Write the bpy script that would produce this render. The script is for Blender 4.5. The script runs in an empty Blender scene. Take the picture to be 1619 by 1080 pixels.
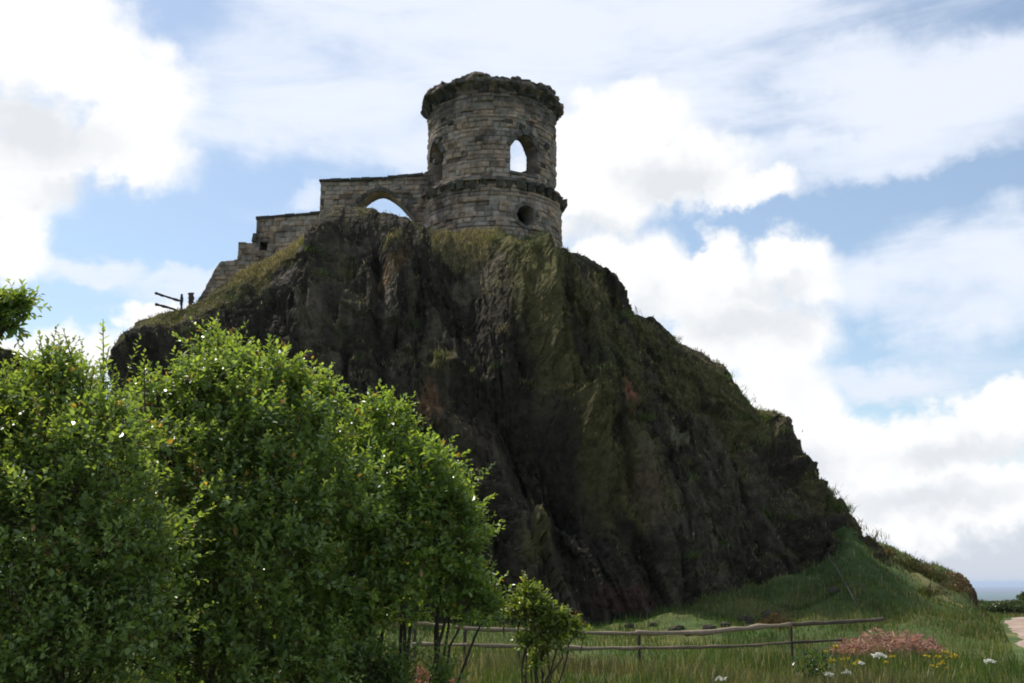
import bpy, math, random
import numpy as np

R = math.radians
random.seed(7)
rng = np.random.default_rng(11)
scene = bpy.context.scene
COL = scene.collection

# ------------------------------------------------------------------ camera model
F, CX, CY = 1736.0, 809.5, 540.0          # focal length and centre in photo pixels
PITCH = math.atan((922 - 540) / F)
CAM = np.array([0.0, 0.0, 1.6])
SP, CP = math.sin(PITCH), math.cos(PITCH)

def P(px, py, Y):
    """world point on the view ray of photo pixel (px, py) at depth Y (metres north)"""
    px, py, Y = np.broadcast_arrays(np.asarray(px, float), np.asarray(py, float), np.asarray(Y, float))
    a = (px - CX) / F
    b = (CY - py) / F
    dy = CP - b * SP
    dz = SP + b * CP
    s = Y / dy
    return np.stack([a * s, Y, CAM[2] + dz * s], -1)

def proj(V):
    d = V - CAM
    w = d[..., 1] * CP + d[..., 2] * SP
    u = d[..., 0]
    v = -d[..., 1] * SP + d[..., 2] * CP
    return CX + F * u / w, CY - F * v / w

# ------------------------------------------------------------------ noise
def h2(ix, iy, seed=0):
    n = (ix.astype(np.int64) * 374761393 + iy.astype(np.int64) * 668265263 + seed * 974634777) & 0xFFFFFFFF
    n = ((n ^ (n >> 13)) * 1274126177) & 0xFFFFFFFF
    n = ((n ^ (n >> 16)) * 2246822519) & 0xFFFFFFFF
    n = n ^ (n >> 15)
    return (n & 0xFFFFFF) / float(0x1000000)

def vnoise(x, y, seed=0):
    ix, iy = np.floor(x), np.floor(y)
    fx, fy = x - ix, y - iy
    fx = fx * fx * fx * (fx * (fx * 6 - 15) + 10)
    fy = fy * fy * fy * (fy * (fy * 6 - 15) + 10)
    ix, iy = ix.astype(np.int64), iy.astype(np.int64)
    a, b = h2(ix, iy, seed), h2(ix + 1, iy, seed)
    c, d = h2(ix, iy + 1, seed), h2(ix + 1, iy + 1, seed)
    return (a + (b - a) * fx) * (1 - fy) + (c + (d - c) * fx) * fy

def fbm(x, y, seed=0, octv=5, gain=0.5, lac=2.03):
    s, a, t = 0.0, 1.0, 0.0
    for o in range(octv):
        s = s + a * (vnoise(x, y, seed + o * 17) - 0.5)
        t += a
        x, y, a = x * lac + 3.7, y * lac + 1.3, a * gain
    return s / t * 2            # about -1..1

def ridged(x, y, seed=0, octv=4):
    s, a, t = 0.0, 1.0, 0.0
    for o in range(octv):
        s = s + a * (1 - np.abs(2 * vnoise(x, y, seed + o * 31) - 1))
        t += a
        x, y, a = x * 2.1 + 5.1, y * 2.1 + 2.2, a * 0.5
    return s / t

def worley(x, y, seed=0):
    """F1, F2, per-cell random, offset to the nearest cell point"""
    ix, iy = np.floor(x), np.floor(y)
    f1 = np.full(x.shape, 9.0); f2 = np.full(x.shape, 9.0)
    cid = np.zeros(x.shape); ox = np.zeros(x.shape); oy = np.zeros(x.shape)
    for dx in (-1, 0, 1):
        for dy in (-1, 0, 1):
            cx, cy = (ix + dx).astype(np.int64), (iy + dy).astype(np.int64)
            qx = cx + h2(cx, cy, seed + 1); qy = cy + h2(cx, cy, seed + 2)
            d = np.hypot(x - qx, y - qy)
            near = d < f1
            f2 = np.where(near, f1, np.minimum(f2, d))
            cid = np.where(near, h2(cx, cy, seed + 3), cid)
            ox = np.where(near, x - qx, ox); oy = np.where(near, y - qy, oy)
            f1 = np.where(near, d, f1)
    return f1, f2, cid, ox, oy

def sstep(a, b, x):
    t = np.clip((x - a) / (b - a), 0, 1)
    return t * t * (3 - 2 * t)

def gauss(x, y, cx, cy, rx, ry, rot=0.0):
    c, s = math.cos(R(rot)), math.sin(R(rot))
    dx, dy = x - cx, y - cy
    u, v = (dx * c + dy * s) / rx, (-dx * s + dy * c) / ry
    return np.exp(-(u * u + v * v))

def dpoly(x, y, pts):
    """distance to a polyline and position along it 0..1, and side (+ right-hand side in image)"""
    best = np.full(x.shape, 1e9); along = np.zeros(x.shape); side = np.zeros(x.shape)
    n = len(pts) - 1
    for i in range(n):
        ax, ay = pts[i]; bx, by = pts[i + 1]
        ex, ey = bx - ax, by - ay
        t = np.clip(((x - ax) * ex + (y - ay) * ey) / (ex * ex + ey * ey), 0, 1)
        d = np.hypot(x - ax - t * ex, y - ay - t * ey)
        m = d < best
        best = np.where(m, d, best); along = np.where(m, (i + t) / n, along)
        side = np.where(m, np.sign(ex * (y - ay) - ey * (x - ax)), side)
    return best, along, side

# ------------------------------------------------------------------ mesh helpers
def obj_from(name, V, quads=None, tris=None, mat=None, col=None, smooth=False, parent=None):
    V = np.asarray(V, np.float32).reshape(-1, 3)
    me = bpy.data.meshes.new(name)
    q = np.zeros((0, 4), np.int32) if quads is None else np.asarray(quads, np.int32).reshape(-1, 4)
    t = np.zeros((0, 3), np.int32) if tris is None else np.asarray(tris, np.int32).reshape(-1, 3)
    me.vertices.add(len(V)); me.vertices.foreach_set("co", V.ravel())
    li = np.concatenate([q.ravel(), t.ravel()])
    me.loops.add(len(li)); me.loops.foreach_set("vertex_index", li)
    tot = np.concatenate([np.full(len(q), 4, np.int32), np.full(len(t), 3, np.int32)])
    st = np.concatenate([[0], np.cumsum(tot)[:-1]]).astype(np.int32) if len(tot) else np.zeros(0, np.int32)
    me.polygons.add(len(tot)); me.polygons.foreach_set("loop_start", st)
    try:
        me.polygons.foreach_set("loop_total", tot)
    except Exception:
        pass
    me.update(calc_edges=True)
    me.polygons.foreach_set("use_smooth", np.full(len(tot), bool(smooth)))
    if col is not None:
        c = np.asarray(col, np.float32)
        if c.shape[-1] == 3:
            c = np.concatenate([c, np.ones(c.shape[:-1] + (1,), np.float32)], -1)
        at = me.color_attributes.new("col", 'FLOAT_COLOR', 'POINT')
        at.data.foreach_set("color", c.reshape(-1, 4).ravel())
    if mat is not None:
        me.materials.append(mat)
    o = bpy.data.objects.new(name, me)
    COL.objects.link(o)
    if parent is not None:
        o.parent = parent
    return o

def empty(name, loc=(0, 0, 0)):
    o = bpy.data.objects.new(name, None)
    o.location = [float(v) for v in loc]
    o.empty_display_size = 0.3
    COL.objects.link(o)
    return o

def adopt(child, root):
    """parent a mesh built in world coordinates under an Empty: move its vertices into the Empty's frame"""
    off = np.array(root.location, np.float32)
    n = len(child.data.vertices)
    co = np.empty(n * 3, np.float32); child.data.vertices.foreach_get("co", co)
    co = (co.reshape(-1, 3) - off).ravel()
    child.data.vertices.foreach_set("co", co); child.data.update()
    child.parent = root
    return child

def tag(o, label=None, cat=None, group=None, kind=None):
    if label: o['label'] = label
    if cat: o['category'] = cat
    if group: o['group'] = group
    if kind: o['kind'] = kind
    return o

def grid_quads(nr, nc, base=0, wrap=False):
    i = np.arange(nr - 1)[:, None]; j = np.arange(nc if wrap else nc - 1)[None, :]
    j2 = (j + 1) % nc
    return np.stack([i * nc + j, i * nc + j2, (i + 1) * nc + j2, (i + 1) * nc + j], -1).reshape(-1, 4) + base

class MB:
    """collects simple solids into one mesh"""
    def __init__(s): s.V, s.Q, s.T, s.C, s.n = [], [], [], [], 0
    def add(s, V, Q=None, T=None, c=(1, 1, 1)):
        V = np.asarray(V, float).reshape(-1, 3)
        if Q is not None and len(Q): s.Q.append(np.asarray(Q) + s.n)
        if T is not None and len(T): s.T.append(np.asarray(T) + s.n)
        s.V.append(V); s.C.append(np.broadcast_to(np.asarray(c, float), (len(V), 3))); s.n += len(V)
    def tube(s, pts, rad, k=6, c=(1, 1, 1), wob=0.0):
        pts = np.asarray(pts, float); n = len(pts)
        rad = np.broadcast_to(np.asarray(rad, float), (n,))
        V = []
        for i in range(n):
            d = pts[min(i + 1, n - 1)] - pts[max(i - 1, 0)]
            d = d / (np.linalg.norm(d) + 1e-9)
            a = np.cross(d, [0, 0, 1.0] if abs(d[2]) < .9 else [1.0, 0, 0]); a /= np.linalg.norm(a)
            b = np.cross(d, a)
            for j in range(k):
                th = 2 * math.pi * j / k
                rr = rad[i] * (1 + wob * (rng.random() - .5))
                V.append(pts[i] + rr * (math.cos(th) * a + math.sin(th) * b))
        V.append(pts[0]); V.append(pts[-1])
        Q = grid_quads(n, k, 0, True)
        T = [[n * k, (j + 1) % k, j] for j in range(k)] + [[n * k + 1, (n - 1) * k + j, (n - 1) * k + (j + 1) % k] for j in range(k)]
        s.add(V, Q, T, c)
    def hexa(s, V8, c=(1, 1, 1)):
        s.add(V8, [[0, 3, 2, 1], [4, 5, 6, 7], [0, 1, 5, 4], [1, 2, 6, 5], [2, 3, 7, 6], [3, 0, 4, 7]], None, c)
    def build(s, name, mat, parent=None, smooth=False):
        o = obj_from(name, np.concatenate(s.V), np.concatenate(s.Q) if s.Q else None, np.concatenate(s.T) if s.T else None, mat, np.concatenate(s.C), smooth)
        if parent is not None: adopt(o, parent)
        return o

# ------------------------------------------------------------------ materials
def nodes_of(name):
    m = bpy.data.materials.new(name); m.use_nodes = True
    nt = m.node_tree; nt.nodes.clear()
    out = nt.nodes.new("ShaderNodeOutputMaterial")
    return m, nt, nt.nodes, nt.links, out

def attr_mat(name, rough=0.9, nscale=6.0, namt=0.35, bump=0.3, bscale=18.0, bdist=0.05, spec=0.25, detail=8.0):
    """colour from the mesh's own 'col' attribute, broken up by two noises, with a bump"""
    m, nt, N, L, out = nodes_of(name)
    b = N.new("ShaderNodeBsdfPrincipled"); b.inputs["Roughness"].default_value = rough
    b.inputs["Specular IOR Level"].default_value = spec
    at = N.new("ShaderNodeAttribute"); at.attribute_name = "col"
    tc = N.new("ShaderNodeTexCoord")
    n1 = N.new("ShaderNodeTexNoise"); n1.inputs["Scale"].default_value = nscale; n1.inputs["Detail"].default_value = detail
    n1.inputs["Roughness"].default_value = 0.65
    mr = N.new("ShaderNodeMapRange"); mr.inputs[1].default_value = 0.25; mr.inputs[2].default_value = 0.75
    mr.inputs[3].default_value = 1 - namt; mr.inputs[4].default_value = 1 + namt
    mul = N.new("ShaderNodeVectorMath"); mul.operation = 'MULTIPLY'
    L.new(tc.outputs["Object"], n1.inputs["Vector"]); L.new(n1.outputs["Fac"], mr.inputs[0])
    L.new(at.outputs["Color"], mul.inputs[0]); L.new(mr.outputs[0], mul.inputs[1])
    L.new(mul.outputs[0], b.inputs["Base Color"])
    if bump:
        n2 = N.new("ShaderNodeTexNoise"); n2.inputs["Scale"].default_value = bscale; n2.inputs["Detail"].default_value = 6
        bp = N.new("ShaderNodeBump"); bp.inputs["Strength"].default_value = bump; bp.inputs["Distance"].default_value = bdist
        L.new(tc.outputs["Object"], n2.inputs["Vector"]); L.new(n2.outputs["Fac"], bp.inputs["Height"])
        L.new(bp.outputs[0], b.inputs["Normal"])
    L.new(b.outputs[0], out.inputs["Surface"])
    return m

def leaf_mat(name, rough=0.4, trans=0.45, spec=0.5, tint=(1.25, 1.25, 0.4)):
    m, nt, N, L, out = nodes_of(name)
    b = N.new("ShaderNodeBsdfPrincipled"); b.inputs["Roughness"].default_value = rough
    b.inputs["Specular IOR Level"].default_value = spec
    at = N.new("ShaderNodeAttribute"); at.attribute_name = "col"
    tl = N.new("ShaderNodeBsdfTranslucent")
    mul = N.new("ShaderNodeVectorMath"); mul.operation = 'MULTIPLY'; mul.inputs[1].default_value = tint
    mx = N.new("ShaderNodeMixShader"); mx.inputs[0].default_value = trans
    L.new(at.outputs["Color"], b.inputs["Base Color"]); L.new(at.outputs["Color"], mul.inputs[0])
    L.new(mul.outputs[0], tl.inputs["Color"])
    L.new(b.outputs[0], mx.inputs[1]); L.new(tl.outputs[0], mx.inputs[2]); L.new(mx.outputs[0], out.inputs["Surface"])
    return m

M_rock = attr_mat("gritstone_rock", 0.95, 2.6, 0.6, 0.9, 3.2, 0.2, 0.08)
M_stone = attr_mat("castle_stone", 0.92, 5.0, 0.4, 0.6, 14.0, 0.06, 0.2)
M_ground = attr_mat("meadow_ground", 0.95, 1.5, 0.5, 0.6, 8.0, 0.1, 0.15)
M_wood = attr_mat("weathered_wood", 0.8, 12.0, 0.35, 0.4, 30.0, 0.02, 0.25)
M_bark = attr_mat("bark", 0.9, 20.0, 0.4, 0.4, 40.0, 0.01, 0.2)
M_leaf = leaf_mat("leaf", 0.33, 0.46, 0.6)
M_grass = leaf_mat("grass_blade", 0.55, 0.35, 0.3, (1.1, 1.1, 0.6))
M_bracken = leaf_mat("dead_bracken_frond", 0.8, 0.25, 0.2, (1.1, 0.9, 0.8))
M_petal = leaf_mat("petal", 0.7, 0.3, 0.2, (1, 1, 1))
M_path = attr_mat("path_dirt", 0.95, 4.0, 0.3, 0.5, 20.0, 0.03, 0.1)

# ------------------------------------------------------------------ ground
HB_X = [4, 8.6, 11.2, 12.6, 13.5, 14.6, 15.8, 17.5, 18.1, 18.6, 19.2]
HB_Z = [0.6, 1.7, 2.3, 3.2, 4.0, 3.35, 2.55, 1.80, 1.35, 0.5, 0.0]
def gz(x, y):
    x = np.asarray(x, float); y = np.asarray(y, float)
    z = -0.3 * np.exp(-((y - 25) / 7.0) ** 2)
    z = z + 0.35 * sstep(30, 37, y) * sstep(16, 8, x) * sstep(-40, -10, x)
    h = np.interp(x * 45.0 / np.clip(y, 30, 50), HB_X, HB_Z, left=0, right=0)
    z = z + h * sstep(31, 46.0, y) * (1 - sstep(47.0, 56, y))
    z = z + 0.25 * sstep(50, 85, y) * sstep(10, 20, x)
    z = z + 0.42 * fbm(x * 0.55 + 4, y * 0.55, 12, 4) * np.clip(h, 0, 1.5) * sstep(31, 37, y) * (1 - sstep(50, 56, y))
    r = np.hypot(x, y - 40)
    z = z + 0.10 * fbm(x * 0.35, y * 0.35, 3, 4) * np.exp(-r / 300)
    # the hill falls away to the plain
    d = np.clip(r - 62, 0, None)
    z = z - 130 * (1 - np.exp(-(d / 420.0) ** 1.3))
    z = z + 6 * fbm(x / 900.0, y / 900.0, 9, 4) * sstep(500, 2500, r)
    return z

PATH = [(10.4, 14), (11.2, 20), (12.9, 25.7), (16.95, 35.6), (21.7, 47), (24.3, 52.3), (28.5, 55), (38, 56)]
def path_d(x, y):
    return dpoly(x, y, PATH)

def geo(a, b, n):
    return a * (b / a) ** (np.arange(1, n + 1) / n)
xf = np.arange(-34, 46.01, 0.3); yf = np.arange(-6, 78.01, 0.3)
xs = np.concatenate([-34 - geo(0.5, 42000, 46)[::-1], xf, 46 + geo(0.5, 42000, 46)])
ys = np.concatenate([-6 - geo(0.5, 42000, 30)[::-1], yf, 78 + geo(0.5, 42000, 60)])
GX, GY = np.meshgrid(xs, ys)
GZ = gz(GX, GY)
n1 = fbm(GX * 0.25, GY * 0.25, 21, 5); n2 = fbm(GX * 1.3, GY * 1.3, 22, 4)
c_g = np.array([0.055, 0.085, 0.022]); c_y = np.array([0.13, 0.12, 0.035]); c_b = np.array([0.09, 0.06, 0.035])
gcol = c_g + (c_y - c_g) * sstep(-0.1, 0.9, n1 + 0.5 * n2)[..., None]
bare = sstep(0.35, 0.8, fbm(GX * 0.5, GY * 0.5, 23, 4) + 0.2 * n2)
gcol = gcol + (c_b - gcol) * (0.6 * bare)[..., None]
# worn foot track over the bank
td, _, _ = dpoly(GX, GY, [(14.6, 46), (15.2, 42.5), (15.2, 39.5), (15.9, 36.5), (16.9, 34)])
gcol = gcol + (np.array([0.20, 0.17, 0.07]) - gcol) * (0.75 * np.exp(-(td / 0.55) ** 2))[..., None]
# fields on the far plain
f1, f2, cid, _, _ = worley(GX / 420.0, GY / 420.0, 40)
fc = np.stack([0.05 + 0.10 * cid, 0.085 + 0.07 * h2((cid * 9999).astype(np.int64), (cid * 7777).astype(np.int64), 4), 0.03 + 0.03 * cid], -1)
fc = fc * (0.2 + 0.5 * sstep(0.02, 0.09, f2 - f1))[..., None]
far = sstep(140, 400, np.hypot(GX, GY - 40))[..., None]
gcol = gcol * (1 - far) + fc * far
ground = obj_from("ground", np.stack([GX, GY, GZ], -1), grid_quads(len(ys), len(xs)), None, M_ground, gcol.reshape(-1, 3), True)
tag(ground, kind="structure")

# path sheet
pp = np.array(PATH, float)
tt = np.linspace(0, len(PATH) - 1, 120)
pcx = np.interp(tt, np.arange(len(PATH)), pp[:, 0]); pcy = np.interp(tt, np.arange(len(PATH)), pp[:, 1])
tx, ty = np.gradient(pcx), np.gradient(pcy); tl = np.hypot(tx, ty); nx, ny = ty / tl, -tx / tl
wv = np.linspace(-1, 1, 15)
hw = 1.25 + 0.25 * fbm(pcy * 0.5, pcy * 0 + 1, 5, 3)
PX = pcx[:, None] + nx[:, None] * (wv[None] * hw[:, None] + 0.15 * fbm(pcy[:, None] * 1.5 + 0 * wv, wv[None] * 2, 6, 3))
PY = pcy[:, None] + ny[:, None] * (wv[None] * hw[:, None])
PZ = gz(PX, PY) + 0.05 - 0.07 * np.abs(wv[None]) ** 3
pn = fbm(PX, PY, 31, 4)
pc = np.array([0.33, 0.245, 0.195]) * (1 + 0.45 * pn[..., None])
tg = np.exp(-(((wv[None] - .25) / .22) ** 2)) * sstep(-.1, .4, fbm(PX * .8, PY * .3, 33, 3))
pc = pc * (1 - .7 * tg[..., None]) + np.array([0.10, 0.11, 0.04]) * .7 * tg[..., None]
tag(obj_from("dirt_path", np.stack([PX, PY, PZ], -1), grid_quads(120, 15), None, M_path, pc.reshape(-1, 3), True), kind="structure")

# ------------------------------------------------------------------ the crag
SIL = [(118, 960, 44), (130, 800, 44.5), (150, 690, 45), (172, 620, 45.5), (181, 585, 46), (174, 556, 46), (190, 530, 46), (220, 508, 46.3), (262, 492, 46.6),
       (290, 486, 46.8), (320, 470, 47), (345, 452, 47.3), (375, 432, 47.6), (420, 410, 47.8), (470, 386, 47.8), (503, 366, 47.6),
       (508, 340, 47.2), (530, 327, 47), (560, 324, 47), (588, 330, 47), (600, 341, 47.2), (640, 343, 47.3), (660, 352, 47.3), (690, 364, 47.3),
       (720, 366, 47.2), (745, 364, 47.1), (785, 368, 47.0), (800, 386, 47.2), (840, 397, 47.6), (885, 404, 48.4), (900, 403, 48.6), (930, 410, 48.8),
       (966, 428, 48.8), (972, 462, 48.6), (985, 489, 48.5), (1030, 503, 48.4), (1065, 532, 48.3), (1110, 559, 48), (1140, 580, 47.8),
       (1160, 610, 47.6), (1190, 654, 47.2), (1228, 657, 46.8), (1248, 688, 46.6), (1262, 704, 46.5), (1261, 724, 46.5), (1272, 752, 46.4),
       (1300, 782, 46.2), (1330, 815, 45.9), (1352, 850, 45.6), (1368, 888, 45.2), (1374, 915, 44.8)]
SIL = np.array(SIL, float)
NU, NT, NB = 940, 520, 44
seg = np.hypot(np.diff(SIL[:, 0]), np.diff(SIL[:, 1])); sa = np.concatenate([[0], np.cumsum(seg)])
uu = np.linspace(0, sa[-1], NU)
spx = np.interp(uu, sa, SIL[:, 0]); spy = np.interp(uu, sa, SIL[:, 1]); sY = np.interp(uu, sa, SIL[:, 2])
spx = spx + 3.0 * fbm(uu / 22.0, uu * 0, 51, 4); spy = spy + 5.0 * fbm(uu / 26.0, uu * 0 + 4, 52, 5)
tpx = np.interp(spx, [110, 180, 500, 600, 700, 790, 900, 1000, 1200, 1374], [150, 230, 480, 600, 760, 930, 1060, 1160, 1290, 1373])
# the vertical ends of the outline all have about the same x: spread their toes
endl = np.clip((sa[5] - uu) / sa[5], 0, 1)
tpx = tpx - 90 * endl
tpy = np.interp(tpx, [100, 900, 1000, 1100, 1200, 1290, 1350, 1374], [1010, 995, 990, 985, 970, 938, 895, 900])
tY = np.interp(tpx, [60, 200, 500, 800, 1000, 1100, 1200, 1290, 1350, 1374], [40, 37, 36, 36, 36.6, 37.2, 38.4, 40.2, 42.2, 43])
Rg = P(spx, spy, sY)
Tg = P(tpx, tpy, tY); Tg[:, 2] -= 0.7
tv = np.linspace(0, 1, NT)
U2, T2 = np.meshgrid(uu, tv)
base = Tg[None] + (Rg - Tg)[None] * tv[:, None, None]
face_h = np.linalg.norm(Rg - Tg, axis=1)
bul = np.interp(spx, [110, 200, 400, 800, 1100, 1300, 1374], [0.4, 0.8, 1.3, 1.5, 1.5, 0.7, 0.1])
bulge = bul[None] * np.sin(np.pi * np.clip(T2, 0, 1)) ** 0.9
base[..., 1] -= bulge * 0.8; base[..., 2] += bulge * 0.5
# photo coordinates of the plain face: where the named features of the crag sit on it
qx, qy = proj(base)
du = np.gradient(base, axis=1); dv = np.gradient(base, axis=0)
nrm = np.cross(du, dv); nrm /= np.linalg.norm(nrm, axis=-1, keepdims=True) + 1e-9
flip = np.sign(-nrm[..., 1:2]); flip[flip == 0] = 1
nrm *= flip
# smooth the normals along u so that the outline's corners do not shear the noise
k = np.ones(41) / 41
for c in range(3):
    nrm[..., c] = np.apply_along_axis(lambda a: np.convolve(np.pad(a, 20, mode='edge'), k, 'valid'), 1, nrm[..., c])
nrm /= np.linalg.norm(nrm, axis=-1, keepdims=True)
# metric coordinates on the face: across and along the strata
ac = np.cumsum(np.concatenate([[0], np.hypot(np.diff(spx), np.diff(tpx)) * 0.5 + 0.5 * np.abs(np.diff(tpx))])) * 0.0245
al = T2 * np.clip(face_h, 6, None)[None]
ac = np.broadcast_to(ac[None], al.shape)
shear = np.interp(spx, [600, 800, 1000, 1200], [0.0, 0.12, 0.38, 0.5])[None]
wx = ac + shear * al + 0.9 * fbm(ac * 0.3, al * 0.2, 61, 4); wy = al + 1.3 * fbm(ac * 0.25, al * 0.3, 62, 4)
disp = 0.9 * fbm(wx * 0.28, wy * 0.12, 63, 5)
disp += 0.42 * (ridged(wx * 0.5, wy * 0.10, 64, 4) - 0.5) + 0.35 * (ridged(wx * 1.7, wy * 0.25, 69, 4) - .5)
_, _, cid, ox, oy = worley(wx * 0.42, wy * 0.22, 65)
disp += 0.85 * (cid - 0.5) + 0.6 * (ox * (np.mod(cid * 37, 1) - .5) * 2 + oy * (np.mod(cid * 91, 1) - .3) * 2)
f1, f2, cid2, ox, oy = worley(wx * 1.25 + 0.4 * oy, wy * 0.62, 66)
disp += 0.17 * (cid2 - 0.5) + 0.15 * (ox * (np.mod(cid2 * 53, 1) - .5) * 2 + oy * (np.mod(cid2 * 71, 1) - .2) * 2)
disp -= 0.05 * np.exp(-((f2 - f1) / 0.07) ** 2)
f1, f2, cid3, ox, oy = worley(wx * 3.6, wy * 2.1, 67)
disp += 0.15 * (cid3 - 0.5) + 0.12 * oy - 0.05 * np.exp(-((f2 - f1) / 0.06) ** 2)
disp += 0.13 * fbm(wx * 3.5, wy * 2.0, 68, 5) + 0.15 * fbm(wx * 1.6, wy * 0.3, 83, 5)
# named features
W = 1.0
d, a, s = dpoly(qx, qy, [(778, 372), (800, 400), (835, 490), (880, 600), (935, 705), (1005, 835)])       # buttress
right = s < 0
disp += 1.9 * np.where(right, np.exp(-(d / 120.0) ** 2), np.exp(-(d / 24.0) ** 2)) * sstep(0, .08, a + .05) * (1 - 0.4 * a)
disp -= 2.0 * gauss(qx, qy, 850, 700, 62, 110, -20) + 1.8 * gauss(qx, qy, 930, 800, 70, 42, 40)
disp += 0.7 * gauss(qx, qy, 855, 840, 34, 46) 
disp -= 1.2 * gauss(qx, qy, 725, 450, 36, 70, -12) + 0.5 * gauss(qx, qy, 760, 560, 30, 90, -12)           # gully
d, a, s = dpoly(qx, qy, [(605, 345), (622, 400), (640, 500), (690, 620)])
disp += 0.8 * np.exp(-(d / 30.0) ** 2) * (1 - a)
d, a, s = dpoly(qx, qy, [(585, 350), (600, 430), (598, 560), (610, 680)])
disp -= 0.75 * np.exp(-(d / 8.0) ** 2) * (1 - 0.5 * a)
d, a, s = dpoly(qx, qy, [(505, 350), (500, 420), (490, 520), (520, 640)])
disp += 0.8 * np.exp(-(d / 34.0) ** 2) * (1 - 0.7 * a)
disp += 0.5 * gauss(qx, qy, 555, 352, 44, 22)
disp += 0.9 * gauss(qx, qy, 250, 530, 110, 26, -18) - 1.3 * gauss(qx, qy, 300, 600, 130, 34, -8)         # overhang at the left
disp -= 1.0 * gauss(qx, qy, 540, 600, 26, 90, -6)
disp += 0.6 * gauss(qx, qy, 730, 590, 56, 12, 4) - 0.6 * gauss(qx, qy, 740, 640, 50, 22)
disp += 0.25 * gauss(qx, qy, 945, 445, 26, 20) + 0.7 * gauss(qx, qy, 1222, 690, 36, 34, 30)
for pts, wd, dep in [([(1000, 560), (1060, 690), (1150, 850), (1230, 950)], 12, .6), ([(1120, 640), (1190, 760), (1280, 880)], 12, .75),
                     ([(960, 700), (1020, 840), (1060, 960)], 13, .6), ([(880, 860), (930, 990)], 16, .7), ([(1180, 690), (1260, 770), (1340, 880)], 10, .6),
                     ([(700, 700), (770, 830), (800, 960)], 14, .7), ([(430, 470), (450, 560), (470, 650)], 10, .5)]:
    d, a, s = dpoly(qx + 10 * fbm(ac, al, 71, 3), qy, pts)
    disp -= dep * np.exp(-(d / wd) ** 2)
fade = 0.16 + 0.84 * sstep(0.0, 0.20, 1 - T2)
face = base + nrm * (disp * fade)[..., None]
# top and back of the crag
bk = np.linspace(0, 1, NB + 1)[1:]
depthb = 13.0 * bk
low = np.clip((Rg[:, 2] - 6) / 8, 0, 1)
back = np.repeat(Rg[None], NB, 0).copy() + (face[-1] - Rg)[None]
back[..., 1] += depthb[:, None]
drop = (0.04 * depthb[:, None] + 22 * sstep(0.55, 1.15, bk)[:, None]) * low[None] + (1 - low[None]) * (0.75 * depthb[:, None])
back[..., 2] -= drop
back[..., 2] += (0.25 * fbm(back[..., 0] * 0.9, back[..., 1] * 0.9, 73, 4)) * sstep(0.0, 0.25, bk)[:, None] - 0.25 * sstep(0, .2, bk)[:, None]
V = np.concatenate([face, back], 0)
# colours: dark gritstone, moss, rust, pale scars
qxa = np.concatenate([qx, np.repeat(spx[None], NB, 0)], 0); qya = np.concatenate([qy, np.repeat(spy[None], NB, 0) - 8], 0)
aca = np.concatenate([wx, np.repeat(wx[-1:], NB, 0)], 0); ala = np.concatenate([wy, wy[-1:] + depthb[:, None]], 0)
du = np.gradient(V, axis=1); dv = np.gradient(V, axis=0)
vn = np.cross(du, dv); vn /= np.linalg.norm(vn, axis=-1, keepdims=True) + 1e-9
vn *= np.where((vn[..., 2:3] + -0.6 * vn[..., 1:2]) < 0, -1, 1)
c0 = np.array([0.042, 0.035, 0.024]); c1 = np.array([0.090, 0.074, 0.051])
nA = fbm(aca * 0.5, ala * 0.2, 81, 5); nB = fbm(aca * 2.2, ala * 1.0, 82, 4)
nS = fbm(aca * 1.6, ala * 0.16, 83, 5)
rc = c0 + (c1 - c0) * sstep(-0.35, 0.75, 0.7 * nA + 0.4 * nB + 0.6 * nS)[..., None]
rc = rc * np.where(fbm(aca * .6, ala * .5, 84, 4) > 0, 1.0, 0.9)[..., None]
rc *= (0.8 + 0.45 * np.concatenate([cid2, np.full((NB, NU), .5)], 0))[..., None]
moss = np.zeros(qxa.shape)
for pts, wd, am in [([(795, 395), (850, 520), (890, 600), (935, 690), (1010, 815)], 42, 1.0), ([(930, 470), (1020, 560), (1110, 620), (1160, 680)], 55, .75),
                    ([(860, 420), (900, 500), (960, 620), (985, 720)], 40, .9), ([(850, 780), (850, 880)], 26, .7), ([(690, 420), (740, 520), (760, 640)], 26, .35),
                    ([(190, 530), (262, 500), (340, 470), (420, 440)], 24, .8), ([(690, 582), (760, 586)], 14, .7), ([(1000, 700), (1040, 830)], 26, .4),
                    ([(600, 350), (560, 420)], 16, .35), ([(1270, 760), (1355, 860)], 18, .6)]:
    d, a, s = dpoly(qxa, qya, pts)
    moss = np.maximum(moss, am * np.exp(-(d / wd) ** 2))
moss = sstep(0.2, 0.8, moss - 0.08 + 0.3 * nA + 0.35 * nB + 0.6 * nS) * (0.5 + 0.5 * sstep(0.1, 0.6, vn[..., 2]))
moss = np.maximum(moss, 0.75 * sstep(0.55, 0.85, vn[..., 2] + 0.25 * nB) * sstep(-0.3, 0.3, nA + .1))
rc += (np.array([0.112, 0.100, 0.034]) - rc) * moss[..., None]
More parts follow.
